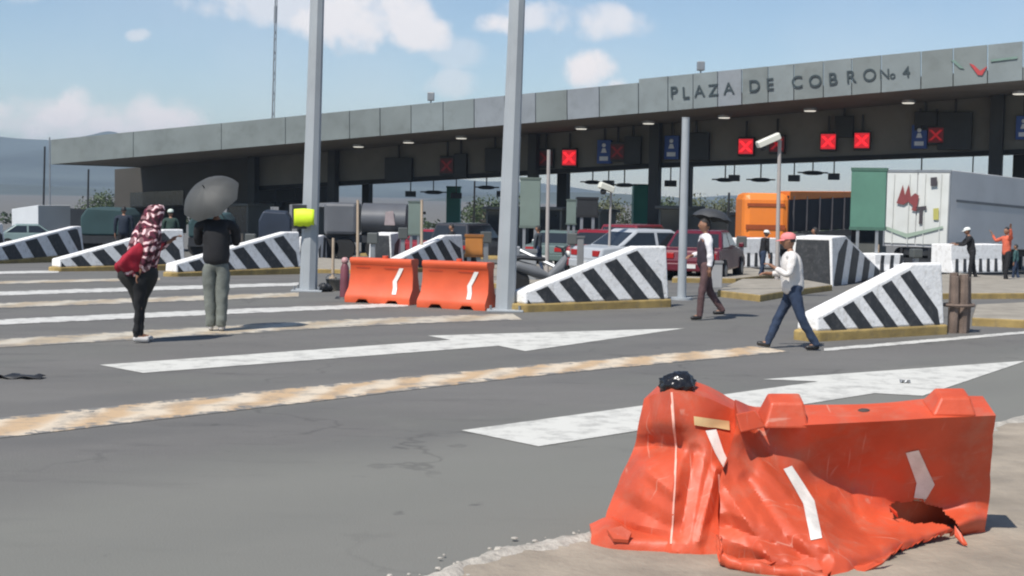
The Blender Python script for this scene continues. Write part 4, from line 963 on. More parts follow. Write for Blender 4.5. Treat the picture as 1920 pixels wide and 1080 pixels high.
mb = MB(); mb.box(-44 * s, 44 * s, -.05, .2, zl - .25, zl - .02); mb.build('bumper', dark, t, bev=.03)
mb = MB(); mb.prism([(44 * s + .03, .30, H_ - .26), (218 * s, 5.45, H_ - .10), (218 * s, 5.45, H_ + .16), (46 * s, .30, H_ + .10)], (-.1, 2.2, 0)); mb.build('top_rail', om, t, bev=.03)
mb = MB(); mb.prism([(44 * s - .3, .4, zl - .15), (44 * s - .3, .4, zl + .30), (218 * s, 5.5, zl + .45), (218 * s, 5.5, zl)], (-.1, 2, 0)); mb.build('chassis', steel, t)
for x, y in ((-1.3, .6), (.6, .6), (1.9, 2.4), (2.9, 4.4)): wheel(t, x, y, .5, .4)
# grey tanker pair
tk = mat('grey_tanker_metal', (.095, .10, .11), .5, .15, 1, dirt=.2)
y0 = 66.0; A = GX(685, y0); s = y0 / F; t = thing('tanker_lorry', 'dark grey tank lorry behind the two orange barriers', 'lorry', A, 0)
zt_, zb_ = PD(685, 381, y0).z - A.z, PD(685, 441, y0).z - A.z; zc, hr = (zt_ + zb_) / 2, (zt_ - zb_) / 2
mb = MB(); rings = []
for x, k in ((-10, .8), (-8, 1), (75, 1), (78, .8)): rings.append([Vector((x * s, 1.1 + 1.1 * k * math.cos(a_), zc + hr * k * math.sin(a_))) for a_ in [2 * math.pi * j / 20 for j in range(20)]])
mb.loft(rings, True, 0, True); mb.build('tank', tk, t)
mb = MB(); mb.box(-78 * s, -16 * s, 0, 2.2, zb_, zt_); mb.build('tank_box', tk, t, bev=.15)
mb = MB(); mb.prism([(36 * s, -.03, zc - .25), (56 * s, -.03, zc - .25), (52 * s, -.03, zc + .4), (38 * s, -.03, zc + .35)], (0, .05, 0)); mb.build('side_emblem', mat('faded_pink_emblem', (.32, .26, .26), .6), t)
mb = MB(); mb.box(-78 * s, 78 * s, .4, 1.8, zb_ - .35, zb_ - .02); mb.build('chassis', dark, t)
for x in (-70, -40, 20, 60): wheel(t, x * s, .4, .5, .4)
# far left white lorry
wl = mat('white_lorry_box', (.62, .64, .65), .5, .04, 1); gl = mat('grey_lorry_end', (.28, .28, .29), .6, .08, 1)
y0 = 90.0; A = GX(70, y0); s = y0 / F; t = thing('white_lorry', 'white box lorry parked far left below the hills', 'lorry', A, R(0))
zt_, zb_ = PD(70, 388, y0).z - A.z, PD(70, 433, y0).z - A.z
mb = MB(); mb.prism([(-48 * s, 0, zb_), (31 * s, -3, zb_), (31 * s, -3, zt_ + .15), (-48 * s, 0, zt_ - .15)], (1.2, 2.4, 0)); mb.build('cargo_box', wl, t, bev=.03)
mb = MB(); mb.prism([(31 * s + .03, -2.9, zb_), (92 * s, 1.5, zb_), (92 * s, 1.5, zt_ - .15), (31 * s + .03, -2.9, zt_ + .12)], (-.2, .3, 0)); mb.build('end_panel', gl, t)
mb = MB(); mb.prism([(-48 * s, .5, zb_ - .5), (60 * s, -1, zb_ - .5), (60 * s, -1, zb_ - .02), (-48 * s, .5, zb_ - .02)], (0, 1.8, 0)); mb.build('chassis', dark, t)
for x in (-35, -10, 20, 50): wheel(t, x * s, -.6, .5, .4)
# dark green covered lorries
tg = mat('dark_teal_tarpaulin', (.022, .055, .058), .75, .2, .8); tg2 = mat('dark_navy_panel', (.02, .03, .05), .6, .2, 1)
for px, y0, w, ty, lb, mm in ((195, 72, 86, 392, 'dark teal covered lorry left of the red cloth', tg), (515, 68, 60, 398, 'black lorry left of the post with the yellow note', tg2), (392, 64, 76, 402, 'dark green lorry behind the man under the umbrella', tg)):
    A = GX(px, y0); s = y0 / F; H_ = PD(px, ty, y0).z - A.z; t = thing('covered_lorry', lb, 'lorry', A, R(8))
    mb = MB(); mb.prism([(-w / 2 * s, 0, .9), (w / 2 * s, 0, .9), (w / 2 * s, 0, H_ - .35), (w * .36 * s, 0, H_), (-w * .36 * s, 0, H_ + .05), (-w / 2 * s, 0, H_ - .4)], (0, 6, 0)); mb.build('tarpaulin', mm, t, bev=.08)
    mb = MB(); mb.box(-w / 2 * s, w / 2 * s, -.05, 5.5, .5, .88); mb.build('chassis', dark, t)
    for x in (-w / 2 * s + .4, w / 2 * s - .4): wheel(t, x, .8, .48, .4); wheel(t, x, 4.4, .48, .4)

# ------------------------------------------------------------------ posts, booths, signs, cameras
def pole(px0, py0, px1, py1, y, w, material, lb, name='lane_pole', cat='pole'):
    top, bot = PD(px1, py1, y), PD(px0, py0, y); g_ = Vector((bot.x, y, ground(y))); t = thing(name, lb, cat, g_); s = y / F
    mb = MB(); mb.tube([Vector((0, 0, 0)), top - g_], [w * s / 2, w * s / 2 * .85], 10); mb.build('shaft', material, t)
    mb = MB(); mb.tube([(0, 0, 0), (0, 0, .05)], w * s * 1.2, 12); mb.build('base_plate', material, t)
    mb = MB(); mb.tube([top - g_, top - g_ + Vector((0, 0, .02))], w * s / 2 * .9, 10); mb.build('cap', material, t)
    return t
pale = mat('pale_weathered_pole', (.36, .33, .31), .7, .1, 2); tanp = mat('tan_post', (.42, .33, .24), .8, .15, 2)
b = GP(1278, 562); t = pole(1278, 562, 1286, 222, b.y, 17, galv, 'medium grey steel pole between the striped ramp and the walking man', 'steel_pole')
b = GP(1027, 525); pole(1025, 520, 1029, 282, 44, 8, pale, 'thin pale pole beside the green grey sign board')
pole(671, 470, 671, 376, 46, 6, tanp, 'thin tan post behind the left orange barrier'); pole(791, 470, 791, 376, 46, 6, tanp, 'thin tan post left of the turquoise booth')
pole(624, 520, 625, 448, 38, 6, tanp, 'short tan post behind the wine red bollard')
pole(163, 440, 166, 318, 80, 4, dark, 'thin dark pole between the left lorries'); pole(80, 440, 84, 275, 110, 4, dark, 'thin dark mast behind the white lorry at far left')
pole(94, 440, 93, 258, 105, 3, steel, 'thin pale mast at the tip of the canopy'); pole(1365, 430, 1367, 362, 70, 5, dark, 'thin dark post left of the orange lorry')
pole(888, 430, 890, 340, 100, 4, dark, 'thin dark mast right of the turquoise booth')
# guyed mast behind the canopy
y0 = 140; top = PD(519, -60, y0); g_ = GX(506, y0); t = thing('antenna_mast', 'very tall thin radio mast rising behind the canopy', 'mast', g_); s = y0 / F
mb = MB(); d = top - g_
for j in range(3):
    o_ = Vector((math.cos(j * 2.09), math.sin(j * 2.09), 0)) * .16; mb.tube([o_, d + o_ * .6], .05, 5)
for k in range(40):
    z0_, z1_ = d * (k / 40), d * ((k + 1) / 40); j = k % 3; o_ = lambda q: Vector((math.cos(q * 2.09), math.sin(q * 2.09), 0)) * .14
    mb.tube([z0_ + o_(j), z1_ + o_(j + 1)], .03, 4)
mb.build('lattice', steel, t)
mb = MB(); mb.tube([d * .80, d * .86], .16, 8); mb.build('antenna', steel, t)
# white surveillance cameras on poles
def cam_pole(px, y, top, a0, a1, w, lb):
    t = pole(px - 6, 540, px, top, y, w, pale if w < 9 else galv, lb, 'camera_pole', 'camera pole'); g_ = t.location; s = y / F
    p0, p1 = PD(*a0, y - .1) - g_, PD(*a1, y - .25) - g_; d = p1 - p0
    mb = MB(); n = d.normalized(); a_ = n.cross(Vector((0, 0, 1))).normalized(); b_ = a_.cross(n)
    mb.loft([[p0 + d * k + a_ * (x * .11 * q) + b_ * (z * .09 * q) for x, z in ((-1, -1), (1, -1), (1, .6), (.6, 1), (-.6, 1), (-1, .6))] for k, q in ((0, .8), (.04, 1), (.96, 1), (1, .85))], True, 0, False); mb.build('camera_housing', mat('camera_cream', (.66, .65, .56), .5, .05, 3), t, bev=.01)
    mb = MB(); mb.tube([PD(px, top, y) - g_, p0 + d * .3], .035, 6); mb.build('bracket', steel, t)
    mb = MB(); mb.ball(p0 + d * .72 - Vector((0, 0, .16)), .09); mb.build('sensor', dark, t)
cam_pole(1462, 39, 264, (1461, 254), (1420, 272), 8, 'white surveillance camera on a thin pole above the pink cap')
cam_pole(1146, 42, 352, (1150, 356), (1124, 346), 5, 'small white camera on a thin pole above the bright red car')
# turquoise / green booths and signs
tq = mat('turquoise_panel', (.10, .33, .28), .6, .08, 1); gs = mat('sign_back_green', (.155, .20, .175), .6, .12, 1, dirt=.2); gb = mat('green_metal_box', (.085, .20, .145), .55, .12, 1, dirt=.25, dirtc=(.05, .1, .08))
def upright(px0, px1, py0, py1, y, dep, material, lb, name, cat, rz=0, legs=True):
    c = PD((px0 + px1) / 2, py1, y); g_ = Vector((c.x, y, ground(y))); s = y / F; t = thing(name, lb, cat, g_, rz); w = (px1 - px0) * s / 2
    z1_, z0_ = PD((px0 + px1) / 2, py0, y).z - g_.z, c.z - g_.z
    mb = MB(); mb.box(-w, w, 0, dep, z0_, z1_); mb.build('panel', material, t, bev=.02)
    e = min(.08, w * .15)
    for za, zb_ in ((z1_ - e, z1_ + .03), (z0_ - .03, z0_ + e)): mb = MB(); mb.box(-w - .02, w + .02, -.02, dep + .02, za, zb_); mb.build('frame_rail', mat(material.name + '_trim', tuple(x * .7 for x in material.node_tree.nodes['Color Ramp'].color_ramp.elements[0].color[:3]), .6), t)
    if legs:
        for x in (-w * .55, w * .55):
            mb = MB(); mb.box(x - .05, x + .05, .02, .12, 0, z0_ - .03); mb.build('leg', steel, t)
    return t
tb_ = upright(836, 862, 350, 440, 95, 1.5, tq, 'slim turquoise booth seen under the canopy left of centre', 'toll_booth', 'booth', legs=False)
upright(1187, 1215, 346, 432, 92, 1.5, mat('sea_green_panel', (.06, .27, .19), .6, .1, 1), 'slim sea green booth left of the middle dark column', 'toll_booth', 'booth', legs=False)
upright(974, 1012, 334, 426, 52, .12, gs, 'tall grey green sign board seen from behind, right of the near post', 'sign_board', 'sign', R(-6))
upright(1082, 1121, 371, 406, 50, .3, mat('black_board', (.018, .02, .022), .6), 'black board on legs above the bright red car', 'sign_board', 'sign')
upright(1062, 1080, 375, 420, 56, .2, gs, 'narrow grey green cabinet left of the black board', 'cabinet', 'cabinet')
g1 = upright(1594, 1658, 316, 430, 50, .5, gb, 'large dark green metal box on legs beside the white trailer', 'sign_board', 'sign', R(-18))
upright(765, 790, 378, 440, 60, .4, gs, 'grey green cabinet beside the tank lorry', 'cabinet', 'cabinet')
upright(872, 905, 442, 480, 38, .35, mat('amber_box', (.42, .16, .03), .6, .12, 3), 'amber orange box behind the right orange barrier', 'cabinet', 'cabinet')
upright(955, 1005, 470, 532, 37, .5, mat('grey_cabinet', (.26, .27, .275), .6, .1, 2), 'pale grey cabinet right behind the thick near post', 'cabinet', 'cabinet', legs=False)
upright(1082, 1094, 445, 500, 37, .2, mat('grey_cabinet2', (.20, .20, .20), .6, .1, 2), 'slim grey post cabinet left of the bright red car', 'cabinet', 'cabinet', legs=False)
upright(1334, 1354, 492, 540, 33.5, .25, mat('grey_cabinet3', (.33, .33, .33), .6, .1, 2), 'pale grey kerb box behind the walking man with white sleeves', 'cabinet', 'cabinet', legs=False)
# toll booths on their islands under the canopy
bo_m = mat('dark_booth_panel', (.085, .092, .088), .6, .2, 1); bo_r = mat('booth_roof', (.10, .105, .10), .7, .2, 1)
for px, w, h, lb in ((445, 1.5, 2.7, 'dark toll booth behind the grey umbrella'), (575, 1.3, 2.5, 'dark toll booth just left of the post with the yellow note'), (735, 1.3, 2.3, 'dark toll booth in front of the tank lorry'), (935, 1.5, 2.6, 'dark toll booth left of the thick near post'),
                     (1030, 1.4, 2.6, 'dark toll booth behind the thin pale lane pole'), (1100, 1.5, 2.5, 'dark toll booth under the black board'), (1262, 1.5, 2.7, 'dark toll booth left of the steel pole'), (1345, 1.2, 2.4, 'dark toll booth left of the orange lorry'), (1618, 1.4, 2.6, 'dark toll booth under the large green metal box')):
    p = PV(px, 400, BW + cn * 3.5, cn); g_ = Vector((p.x, p.y, ground(p.y))); t = thing('toll_booth', lb, 'booth', g_, math.atan2(cu.y, cu.x), 'toll booths on the lane islands')
    mb = MB(); mb.box(-w / 2, w / 2, 0, 2.2, .18, 1.15); mb.box(-w / 2, -w / 2 + .1, 0, 2.2, 1.152, h); mb.box(w / 2 - .1, w / 2, 0, 2.2, 1.152, h); mb.box(-w / 2 + .102, w / 2 - .102, 2.08, 2.2, 1.152, h); mb.build('walls', bo_m, t)
    mb = MB(); mb.box(-w / 2 - .15, w / 2 + .15, -.2, 2.4, h + .003, h + .16); mb.build('roof', bo_r, t, bev=.03)
    mb = MB(); mb.box(-w / 2 + .102, w / 2 - .102, .02, .04, 1.16, h - .02); mb.build('window', glass, t)
    mb = MB(); mb.box(-w / 2 - .4, w / 2 + .4, -1.6, 3.2, 0, .18 - .003); mb.build('plinth', ochre, t, bev=.03)
    mb = MB(); mb.tube([(w / 2 + .25, -.9, .18), (w / 2 + .25, -.9, 1.15)], .06, 8); mb.build('guard_post', tanp, t)
# slender posts and ticket machines scattered between the lanes
for i, (px, y, h, lb) in enumerate(((470, 46, 1.1, 'short grey post behind the man in black'), (700, 44, 1.2, 'short grey post above the left orange barrier'), (756, 50, 1.4, 'slim grey post between the two orange barriers'), (912, 47, 1.3, 'slim grey post right of the amber box'), (1075, 46, 1.3, 'slim grey post left of the bright red car'), (1172, 47, 1.2, 'slim grey post left of the white saloon'), (1258, 46, 1.4, 'slim grey post right of the white saloon'), (1392, 48, 1.3, 'slim grey post at the left end of the white block'), (1500, 47, 1.4, 'slim grey post right of the camera pole'), (1720, 45, 1.0, 'slim grey post under the rear of the trailer'))):
    g_ = GX(px, y); t = thing('ticket_post', lb, 'post', g_, random.uniform(-.3, .3), 'slim posts between the lanes')
    mb = MB(); mb.box(-.07, .07, -.07, .07, 0, h * .72); mb.build('shaft', steel, t, bev=.01)
    mb = MB(); mb.box(-.16, .16, -.14, .14, h * .72 + .002, h); mb.build('head', bo_m, t, bev=.03)
# fallen boom gate
y0 = 33; g_ = GX(1000, y0); t = thing('boom_gate', 'lowered grey boom arm sloping down beside the middle striped ramp', 'boom gate', g_)
mb = MB(); mb.tube([PD(968, 466, y0) - g_, PD(1078, 518, y0 - .8) - g_], .045, 6); mb.build('boom_arm', steel, t)
mb = MB(); h = PD(970, 462, y0).z - g_.z; mb.box(-.52, -.28, -.1, .18, 0, h); mb.build('post', steel, t, bev=.02)
# motor scooter parked by the boom
def scooter(px, y, rz, rgb, lb):
    g_ = GX(px, y); t = thing('motor_scooter', lb, 'scooter', g_, rz); pm = mat('scooter_paint_%d' % px, rgb, .35)
    wheel(t, -.6, 0.001, .27, .12); wheel(t, .6, 0.001, .27, .12)
    mb = MB(); mb.loft([[Vector((x, w * math.cos(a_), z + h_ * math.sin(a_))) for a_ in [2 * math.pi * j / 10 for j in range(10)]] for x, z, w, h_ in ((-.85, .62, .08, .05), (-.6, .62, .14, .13), (-.2, .5, .15, .15), (.1, .38, .13, .08), (.4, .6, .12, .2), (.5, .8, .1, .14))]); mb.build('body', pm, t)
    mb = MB(); mb.loft([[Vector((x, w * math.cos(a_), z + .05 * math.sin(a_))) for a_ in [2 * math.pi * j / 10 for j in range(10)]] for x, z, w in ((-.75, .78, .08), (-.5, .80, .14), (0, .76, .11))]); mb.build('seat', dark, t)
    mb = MB(); mb.tube([(.55, 0, .3), (.42, 0, .95), (.40, 0, 1.0)], .03, 6); mb.tube([(.36, -.33, 1.03), (.42, 0, 1.0), (.36, .33, 1.03)], .018, 6); mb.build('handlebar', dark, t)
    mb = MB(); mb.ball((.54, 0, .88), (.06, .08, .08)); mb.build('headlight', refl, t)
    return t
scooter(1022, 32.0, R(15), (.17, .175, .18), 'grey scooter parked left of the middle striped ramp')

# ------------------------------------------------------------------ trees beyond the plaza
leafm = mat('tree_leaves', (.055, .08, .03), .7, .4, 1.2); leafm2 = mat('olive_tree_leaves', (.085, .095, .045), .7, .35, 1.2); bark = mat('bark', (.10, .075, .055), .9, .2, 4)
def tree(px, y, w, h, lb, lm, n=2600):
    g_ = GX(px, y); t = thing('broadleaf_tree', lb, 'tree', g_, 0, 'trees beyond the toll plaza')
    mb = MB(); mb.tube([(0, 0, 0), (.1, 0, h * .3), (.0, .1, h * .55)], [w * .05, w * .035, w * .02], 8)
    cl = []
    for i in range(9):
        a_ = random.random() * 6.28; r_ = random.random() * w * .36; c_ = Vector((math.cos(a_) * r_, math.sin(a_) * r_, h * random.uniform(.42, .86))); cl.append((c_, w * random.uniform(.14, .24)))
        mb.tube([(0, 0, h * .32), c_ * .6 + Vector((0, 0, h * .12)), c_], [w * .022, w * .014, w * .006], 5)
    mb.build('trunk', bark, t)
    mb = MB()
    for i in range(n):
        c_, r_ = random.choice(cl); d = Vector((random.gauss(0, 1), random.gauss(0, 1), random.gauss(0, .8))).normalized() * r_ * random.uniform(.4, 1.1); p = c_ + d; q = random.uniform(.06, .14) * w / 6
        u_ = Vector((random.gauss(0, 1), random.gauss(0, 1), random.gauss(0, 1))).normalized(); v_ = u_.cross(d).normalized()
        mb.poly([p - u_ * q, p + v_ * q * .6, p + u_ * q, p - v_ * q * .6])
    mb.build('crown', lm, t)
for px, y, w, h, lb, lm in ((1300, 120, 7, 4.6, 'olive green tree behind the steel pole', leafm2), (1250, 130, 6, 4.4, 'rounded tree right of the middle dark column', leafm), (195, 120, 6, 4.4, 'dark green tree left of the end wall of the canopy', leafm), (1345, 150, 7, 4.4, 'small tree left of the orange lorry', leafm2),
                            (930, 140, 9, 4.5, 'broad dark tree seen under the canopy left of the near post', leafm), (1130, 135, 8, 4.0, 'low tree beyond the lanes under the red signal', leafm2)):
    tree(px, y, w, h, lb, lm)
mb = MB()
for i in range(5200):
    x = random.uniform(-130, 130); y = random.uniform(175, 200); p = Vector((x, y, ground(115) + abs(random.gauss(0, 1)) * (.7 + noise.noise(Vector((x * .08, 0, 0))) * .9))); q = random.uniform(.25, .5)
    u_ = Vector((random.gauss(0, 1), random.gauss(0, 1), random.gauss(0, 1))).normalized(); v_ = u_.cross(Vector((.3, .5, .8))).normalized(); mb.poly([p - u_ * q, p + v_ * q * .7, p + u_ * q, p - v_ * q * .7])
tag(mb.build('scrub', leafm), 'far green scrub beyond the toll plaza', 'scrub', kind='stuff')

# ------------------------------------------------------------------ people
def skin_mesh(verts, edges, radii, sub=1):
    me = bpy.data.meshes.new('sk'); me.from_pydata([tuple(v) for v in verts], edges, []); o = bpy.data.objects.new('sk', me); COL.objects.link(o)
    md = o.modifiers.new('s', 'SKIN'); sv = me.skin_vertices[0].data
    for i, r_ in enumerate(radii): sv[i].radius = (r_, r_) if not hasattr(r_, '__len__') else r_; sv[i].use_root = (i == 0)
    md.use_smooth_shade = True
    ss = o.modifiers.new('u', 'SUBSURF'); ss.levels = sub; ss.render_levels = sub
    bpy.context.view_layer.update(); me2 = bpy.data.meshes.new_from_object(o.evaluated_get(bpy.context.evaluated_depsgraph_get()))
    V = [v.co.copy() for v in me2.vertices]; Fc = [tuple(p.vertices) for p in me2.polygons]
    bpy.data.objects.remove(o); bpy.data.meshes.remove(me); bpy.data.meshes.remove(me2)
    return V, Fc
def person(loc, face, H, label, shirt, trousers, shoes, legs=((8, 4), (-8, 6)), stance=.0, arms=None, lean=0, hair='short', cap=None, sleeve=True, girth=1.0, hips=1.0, head_turn=0, skinm=skin, group=None, thin_legs=1.0, vest=None, seat_back=0):
    """local +X is the way the person faces, +Y left"""
    k = H / 1.75; t = thing('person', label, 'person', loc, face, group)
    hipz = .93; ln = math.radians(lean)
    sp = lambda z, x=0: Vector((math.sin(ln) * (z - hipz) + x, 0, hipz + (z - hipz) * math.cos(ln)))
    J = {'pelvis': Vector((0, 0, hipz)), 'waist': sp(1.08), 'chest': sp(1.30), 'collar': sp(1.44), 'neck': sp(1.49), 'headb': sp(1.55)}
    for i, s in enumerate((1, -1)):
        a_, b_ = math.radians(legs[i][0]), math.radians(legs[i][1]); h_ = Vector((0, s * .095 * hips, hipz - .06)); kn = h_ + Vector((math.sin(a_), s * (.01 + stance), -math.cos(a_))) * .43; an = kn + Vector((math.sin(a_ - b_), s * stance, -math.cos(a_ - b_))) * .41
        J['hip%d' % i], J['knee%d' % i], J['ank%d' % i] = h_, kn, an; pt = math.radians(legs[i][2] if len(legs[i]) > 2 else 0)
        J['heel%d' % i] = an + Vector((-.05 * math.cos(pt), 0, -.045)); J['toe%d' % i] = an + Vector((.17 * math.cos(pt), s * .02, -.055 + .17 * math.sin(pt)))
    dz = min(min(J['heel%d' % i].z, J['toe%d' % i].z) for i in (0, 1)) - .035
    for q in J: J[q] = J[q] - Vector((0, 0, dz))
    arms = arms or (((.05, .12, -1), (.12, .02, -1)), ((.05, -.12, -1), (.12, -.02, -1)))
    for i, s in enumerate((1, -1)):
        sh_ = J['collar'] + Vector((0, s * .185 * girth, -.03)); u_ = Vector(arms[i][0]).normalized(); f_ = Vector(arms[i][1]).normalized()
        J['sh%d' % i] = sh_; J['el%d' % i] = sh_ + u_ * .285; J['wr%d' % i] = J['el%d' % i] + f_ * .245; J['pa%d' % i] = J['wr%d' % i] + f_ * .08; J['f%d' % i] = f_
    names = ['pelvis', 'waist', 'chest', 'collar', 'neck', 'headb']; idx = {}; V = []; E = []; Rr = []
    def addv(n_, p, r_): idx[n_] = len(V); V.append(p * k); Rr.append(r_ * k if not hasattr(r_, '__len__') else (r_[0] * k, r_[1] * k)); return idx[n_]
    for n_, r_ in zip(names, (.095, .095, .115, .08, .052, .05)): addv(n_, J[n_], r_ * (girth if n_ in ('pelvis', 'waist', 'chest') else 1))
    E += [(i, i + 1) for i in range(5)]
    for i in (0, 1):
        pv = 'pelvis'
        for n_, r_ in (('hip', .072), ('knee', .052), ('ank', .036), ('toe', .028)): addv(n_ + str(i), J[n_ + str(i)], r_); E.append((idx[pv], idx[n_ + str(i)])); pv = n_ + str(i)
        pv = 'collar'
        for n_, r_ in (('sh', .055), ('el', .040), ('wr', .027), ('pa', .033)): addv(n_ + str(i), J[n_ + str(i)], r_); E.append((idx[pv], idx[n_ + str(i)])); pv = n_ + str(i)
        f_ = J['f%d' % i]; sd = f_.cross(Vector((0, 0, 1))); sd = sd.normalized() if sd.length > .2 else Vector((1, 0, 0)); nn = sd.cross(f_).normalized(); s = 1 if i == 0 else -1
        for q, (off, ln_) in enumerate(((-.027, .062), (-.009, .075), (.009, .072), (.026, .055))):
            a_ = J['pa%d' % i] + f_ * .012 + sd * off; b_ = a_ + f_ * ln_ * .55 - nn * .012; c_ = b_ + f_ * ln_ * .35 - nn * .026
            i0 = addv('fa%d%d' % (i, q), a_, .0095); i1 = addv('fb%d%d' % (i, q), b_, .0088); i2 = addv('fc%d%d' % (i, q), c_, .0075); E += [(idx['pa%d' % i], i0), (i0, i1), (i1, i2)]
        a_ = J['wr%d' % i] + f_ * .035 + sd * .03 - nn * .01; b_ = a_ + f_ * .035 + sd * .02 - nn * .02; i0 = addv('ta%d' % i, a_, .011); i1 = addv('tb%d' % i, b_, .009); E += [(idx['wr%d' % i], i0), (i0, i1)]
    bv, bf = skin_mesh(V, E, Rr); mb = MB(); mb.add(bv, bf, 0, True)
    # head
    hc = (J['headb'] + Vector((math.sin(ln) * .1 + .02, 0, .095))) * k; Rt = Matrix.Rotation(head_turn, 3, 'Z') @ Matrix.Rotation(ln * .6, 3, 'Y')
    bm = bmesh.new(); bmesh.ops.create_icosphere(bm, subdivisions=4, radius=1); hv_ = []
    for v in bm.verts:
        x, y, z = v.co
        q = Vector((x * .098, y * .076, z * .122))
        if z < 0: q.y *= 1 + z * .28; q.x *= 1 + z * .10
        if x > 0:
            nose_ = math.exp(-((y / .16) ** 2) - (((z + .12) / .20) ** 2)) * .026; brow = math.exp(-((z - .16) / .09) ** 2) * .006 * x; eye = -sum(math.exp(-(((y - e) / .14) ** 2) - (((z - .03) / .10) ** 2)) for e in (.36, -.36)) * .010
            mouth = math.exp(-((y / .3) ** 2) - (((z + .48) / .07) ** 2)) * .006; chin = math.exp(-((y / .35) ** 2) - (((z + .86) / .2) ** 2)) * .014
            q.x += nose_ + brow + eye + mouth + chin
        q += Vector((0, math.copysign(1, y) * math.exp(-((x + .05) / .16) ** 2 - ((z + .02) / .26) ** 2) * .016 * (abs(y) > .8), 0))
        hv_.append(hc + Rt @ (q * k))
    mb.add(hv_, [tuple(v.index for v in f.verts) for f in bm.faces], 0, True)
    eyem = mat('eye', (.03, .02, .015), .2); lip = mat('lips', (.20, .07, .055), .5)
    for e in (1, -1): mb.ball(hc + Rt @ (Vector((.083, e * .030, .004)) * k), .010 * k, 1, 8, 6)
    mb.ball(hc + Rt @ (Vector((.088, 0, -.060)) * k), (.010 * k, .022 * k, .006 * k), 2, 8, 5)
    mb.build('body', [skinm, eyem, lip], t, sharp=60)
    if hair:
        mbh = MB(); hvs = []; keep = {}
        for v in bm.verts:
            x, y, z = v.co; lim = (.30 + .35 * max(0, x)) if hair == 'short' else (-.6 if x < .25 else .45)
            if x < -.1: lim = -.25 if hair == 'short' else -1
            if z > lim:
                n_ = 1.09 + noise.noise(v.co * 5) * .05 + (0.12 * max(0, -x) if hair == 'long' else 0); keep[v.index] = len(hvs); hvs.append(hc + Rt @ (Vector((x * .098 * n_ - .004, y * .079 * n_, z * .122 * n_)) * k))
        mbh.add(hvs, [tuple(keep[v.index] for v in f.verts) for f in bm.faces if all(v.index in keep for v in f.verts)], 0, True); mbh.build('hair', hairm, t)
    bm.free()
    if cap:
        mbc = MB(); rings = []
        for z, r_ in ((.030, 1.12), (.05, 1.14), (.09, 1.04), (.118, .72), (.130, .35), (.133, .05)): rings.append([hc + Rt @ (Vector((.103 * r_ * math.cos(a_) - .004, .083 * r_ * math.sin(a_), z)) * k) for a_ in [2 * math.pi * j / 18 for j in range(18)]])
        mbc.loft(rings, True, 0, True); c_ = mbc.build('cap', cap, t)
        mbc = MB(); up_ = []; ang = [(-1.1 + 2.2 * j / 8) for j in range(9)]
        mbc.loft([[hc + Rt @ (Vector((.108 * math.cos(a_) + ext * max(0, math.cos(a_ * 1.2)), .088 * math.sin(a_), .034 - ext * .25)) * k) for a_ in ang] for ext in (0, .05, .085)], False, 0, True, closed=False); o = mbc.build('visor', cap, c_); md = o.modifiers.new('t', 'SOLIDIFY'); md.thickness = .006
    # clothes as fuller skins round the same bones
    def cloth(name, spec, edges, material, noise_amt=.006, cutz=None):
        vv = [J[n_] * k if isinstance(n_, str) else n_ * k for n_, _ in spec]; cv, cf = skin_mesh(vv, edges, [r_ * k for _, r_ in spec], 2)
        cv = [p + Vector((noise.noise(p * 9) + .7 * noise.noise(p * 21), noise.noise(p * 9 + Vector((5, 0, 0))) + .7 * noise.noise(p * 21 + Vector((3, 3, 0))), 0)) * noise_amt * 2.2 for p in cv]
        mbq = MB(); mbq.add(cv, cf, 0, True); return mbq.build(name, material, t, sharp=70)
    g2 = girth
    sh_spec = [(J['pelvis'] + Vector((0, 0, -.12)), .165 * g2 * (.5 + .5 * hips)), ('waist', .142 * g2), ('chest', (.155 * g2)), ('collar', .098), ('sh0', .080), ('el0', .058), ('sh1', .076), ('el1', .058)]; sh_e = [(0, 1), (1, 2), (2, 3), (3, 4), (4, 5), (3, 6), (6, 7)]
    if sleeve and not vest:
        sh_spec += [(J['el0'].lerp(J['wr0'], .9), .043), (J['el1'].lerp(J['wr1'], .9), .043)]; sh_e += [(5, 8), (7, 9)]
    if vest:
        cloth('shirt_sleeves', [('collar', .088), ('sh0', .078), ('el0', .062), (J['el0'].lerp(J['wr0'], .92), .047), ('sh1', .078), ('el1', .062), (J['el1'].lerp(J['wr1'], .92), .047)], [(0, 1), (1, 2), (2, 3), (0, 4), (4, 5), (5, 6)], shirt)
        cloth('vest', [(J['pelvis'] + Vector((0, 0, -.10)), .165 * g2), ('waist', .150 * g2), ('chest', .165 * g2), (J['collar'] + Vector((0, 0, .0)), .098)], [(0, 1), (1, 2), (2, 3)], vest)
    else: cloth('shirt', sh_spec, sh_e, shirt)
    tl = thin_legs
    hub = .145 * g2 * (.4 + .6 * hips)
    cloth('trousers', [(J['pelvis'] + Vector((0, 0, .12)), hub * .92), (J['pelvis'] + Vector((-seat_back, 0, -.01)), hub + seat_back * .75), ('hip0', .108 * hips * tl), ('knee0', .074 * tl), ('ank0', .060 * tl), (J['ank0'] + Vector((0, 0, -.03)), .058 * tl), ('hip1', .108 * hips * tl), ('knee1', .074 * tl), ('ank1', .060 * tl), (J['ank1'] + Vector((0, 0, -.03)), .058 * tl)], [(0, 1), (1, 2), (2, 3), (3, 4), (4, 5), (1, 6), (6, 7), (7, 8), (8, 9)], trousers)
    for i in (0, 1):
        cloth('shoe', [(J['heel%d' % i] + Vector((0, 0, .012)), .042), (J['heel%d' % i].lerp(J['toe%d' % i], .5) + Vector((0, 0, .01)), .044), (J['toe%d' % i] + Vector((0, 0, .006)), .036)], [(0, 1), (1, 2)], shoes, .001)
    return t, {q: J[q] * k for q in J if not q.startswith('f')}
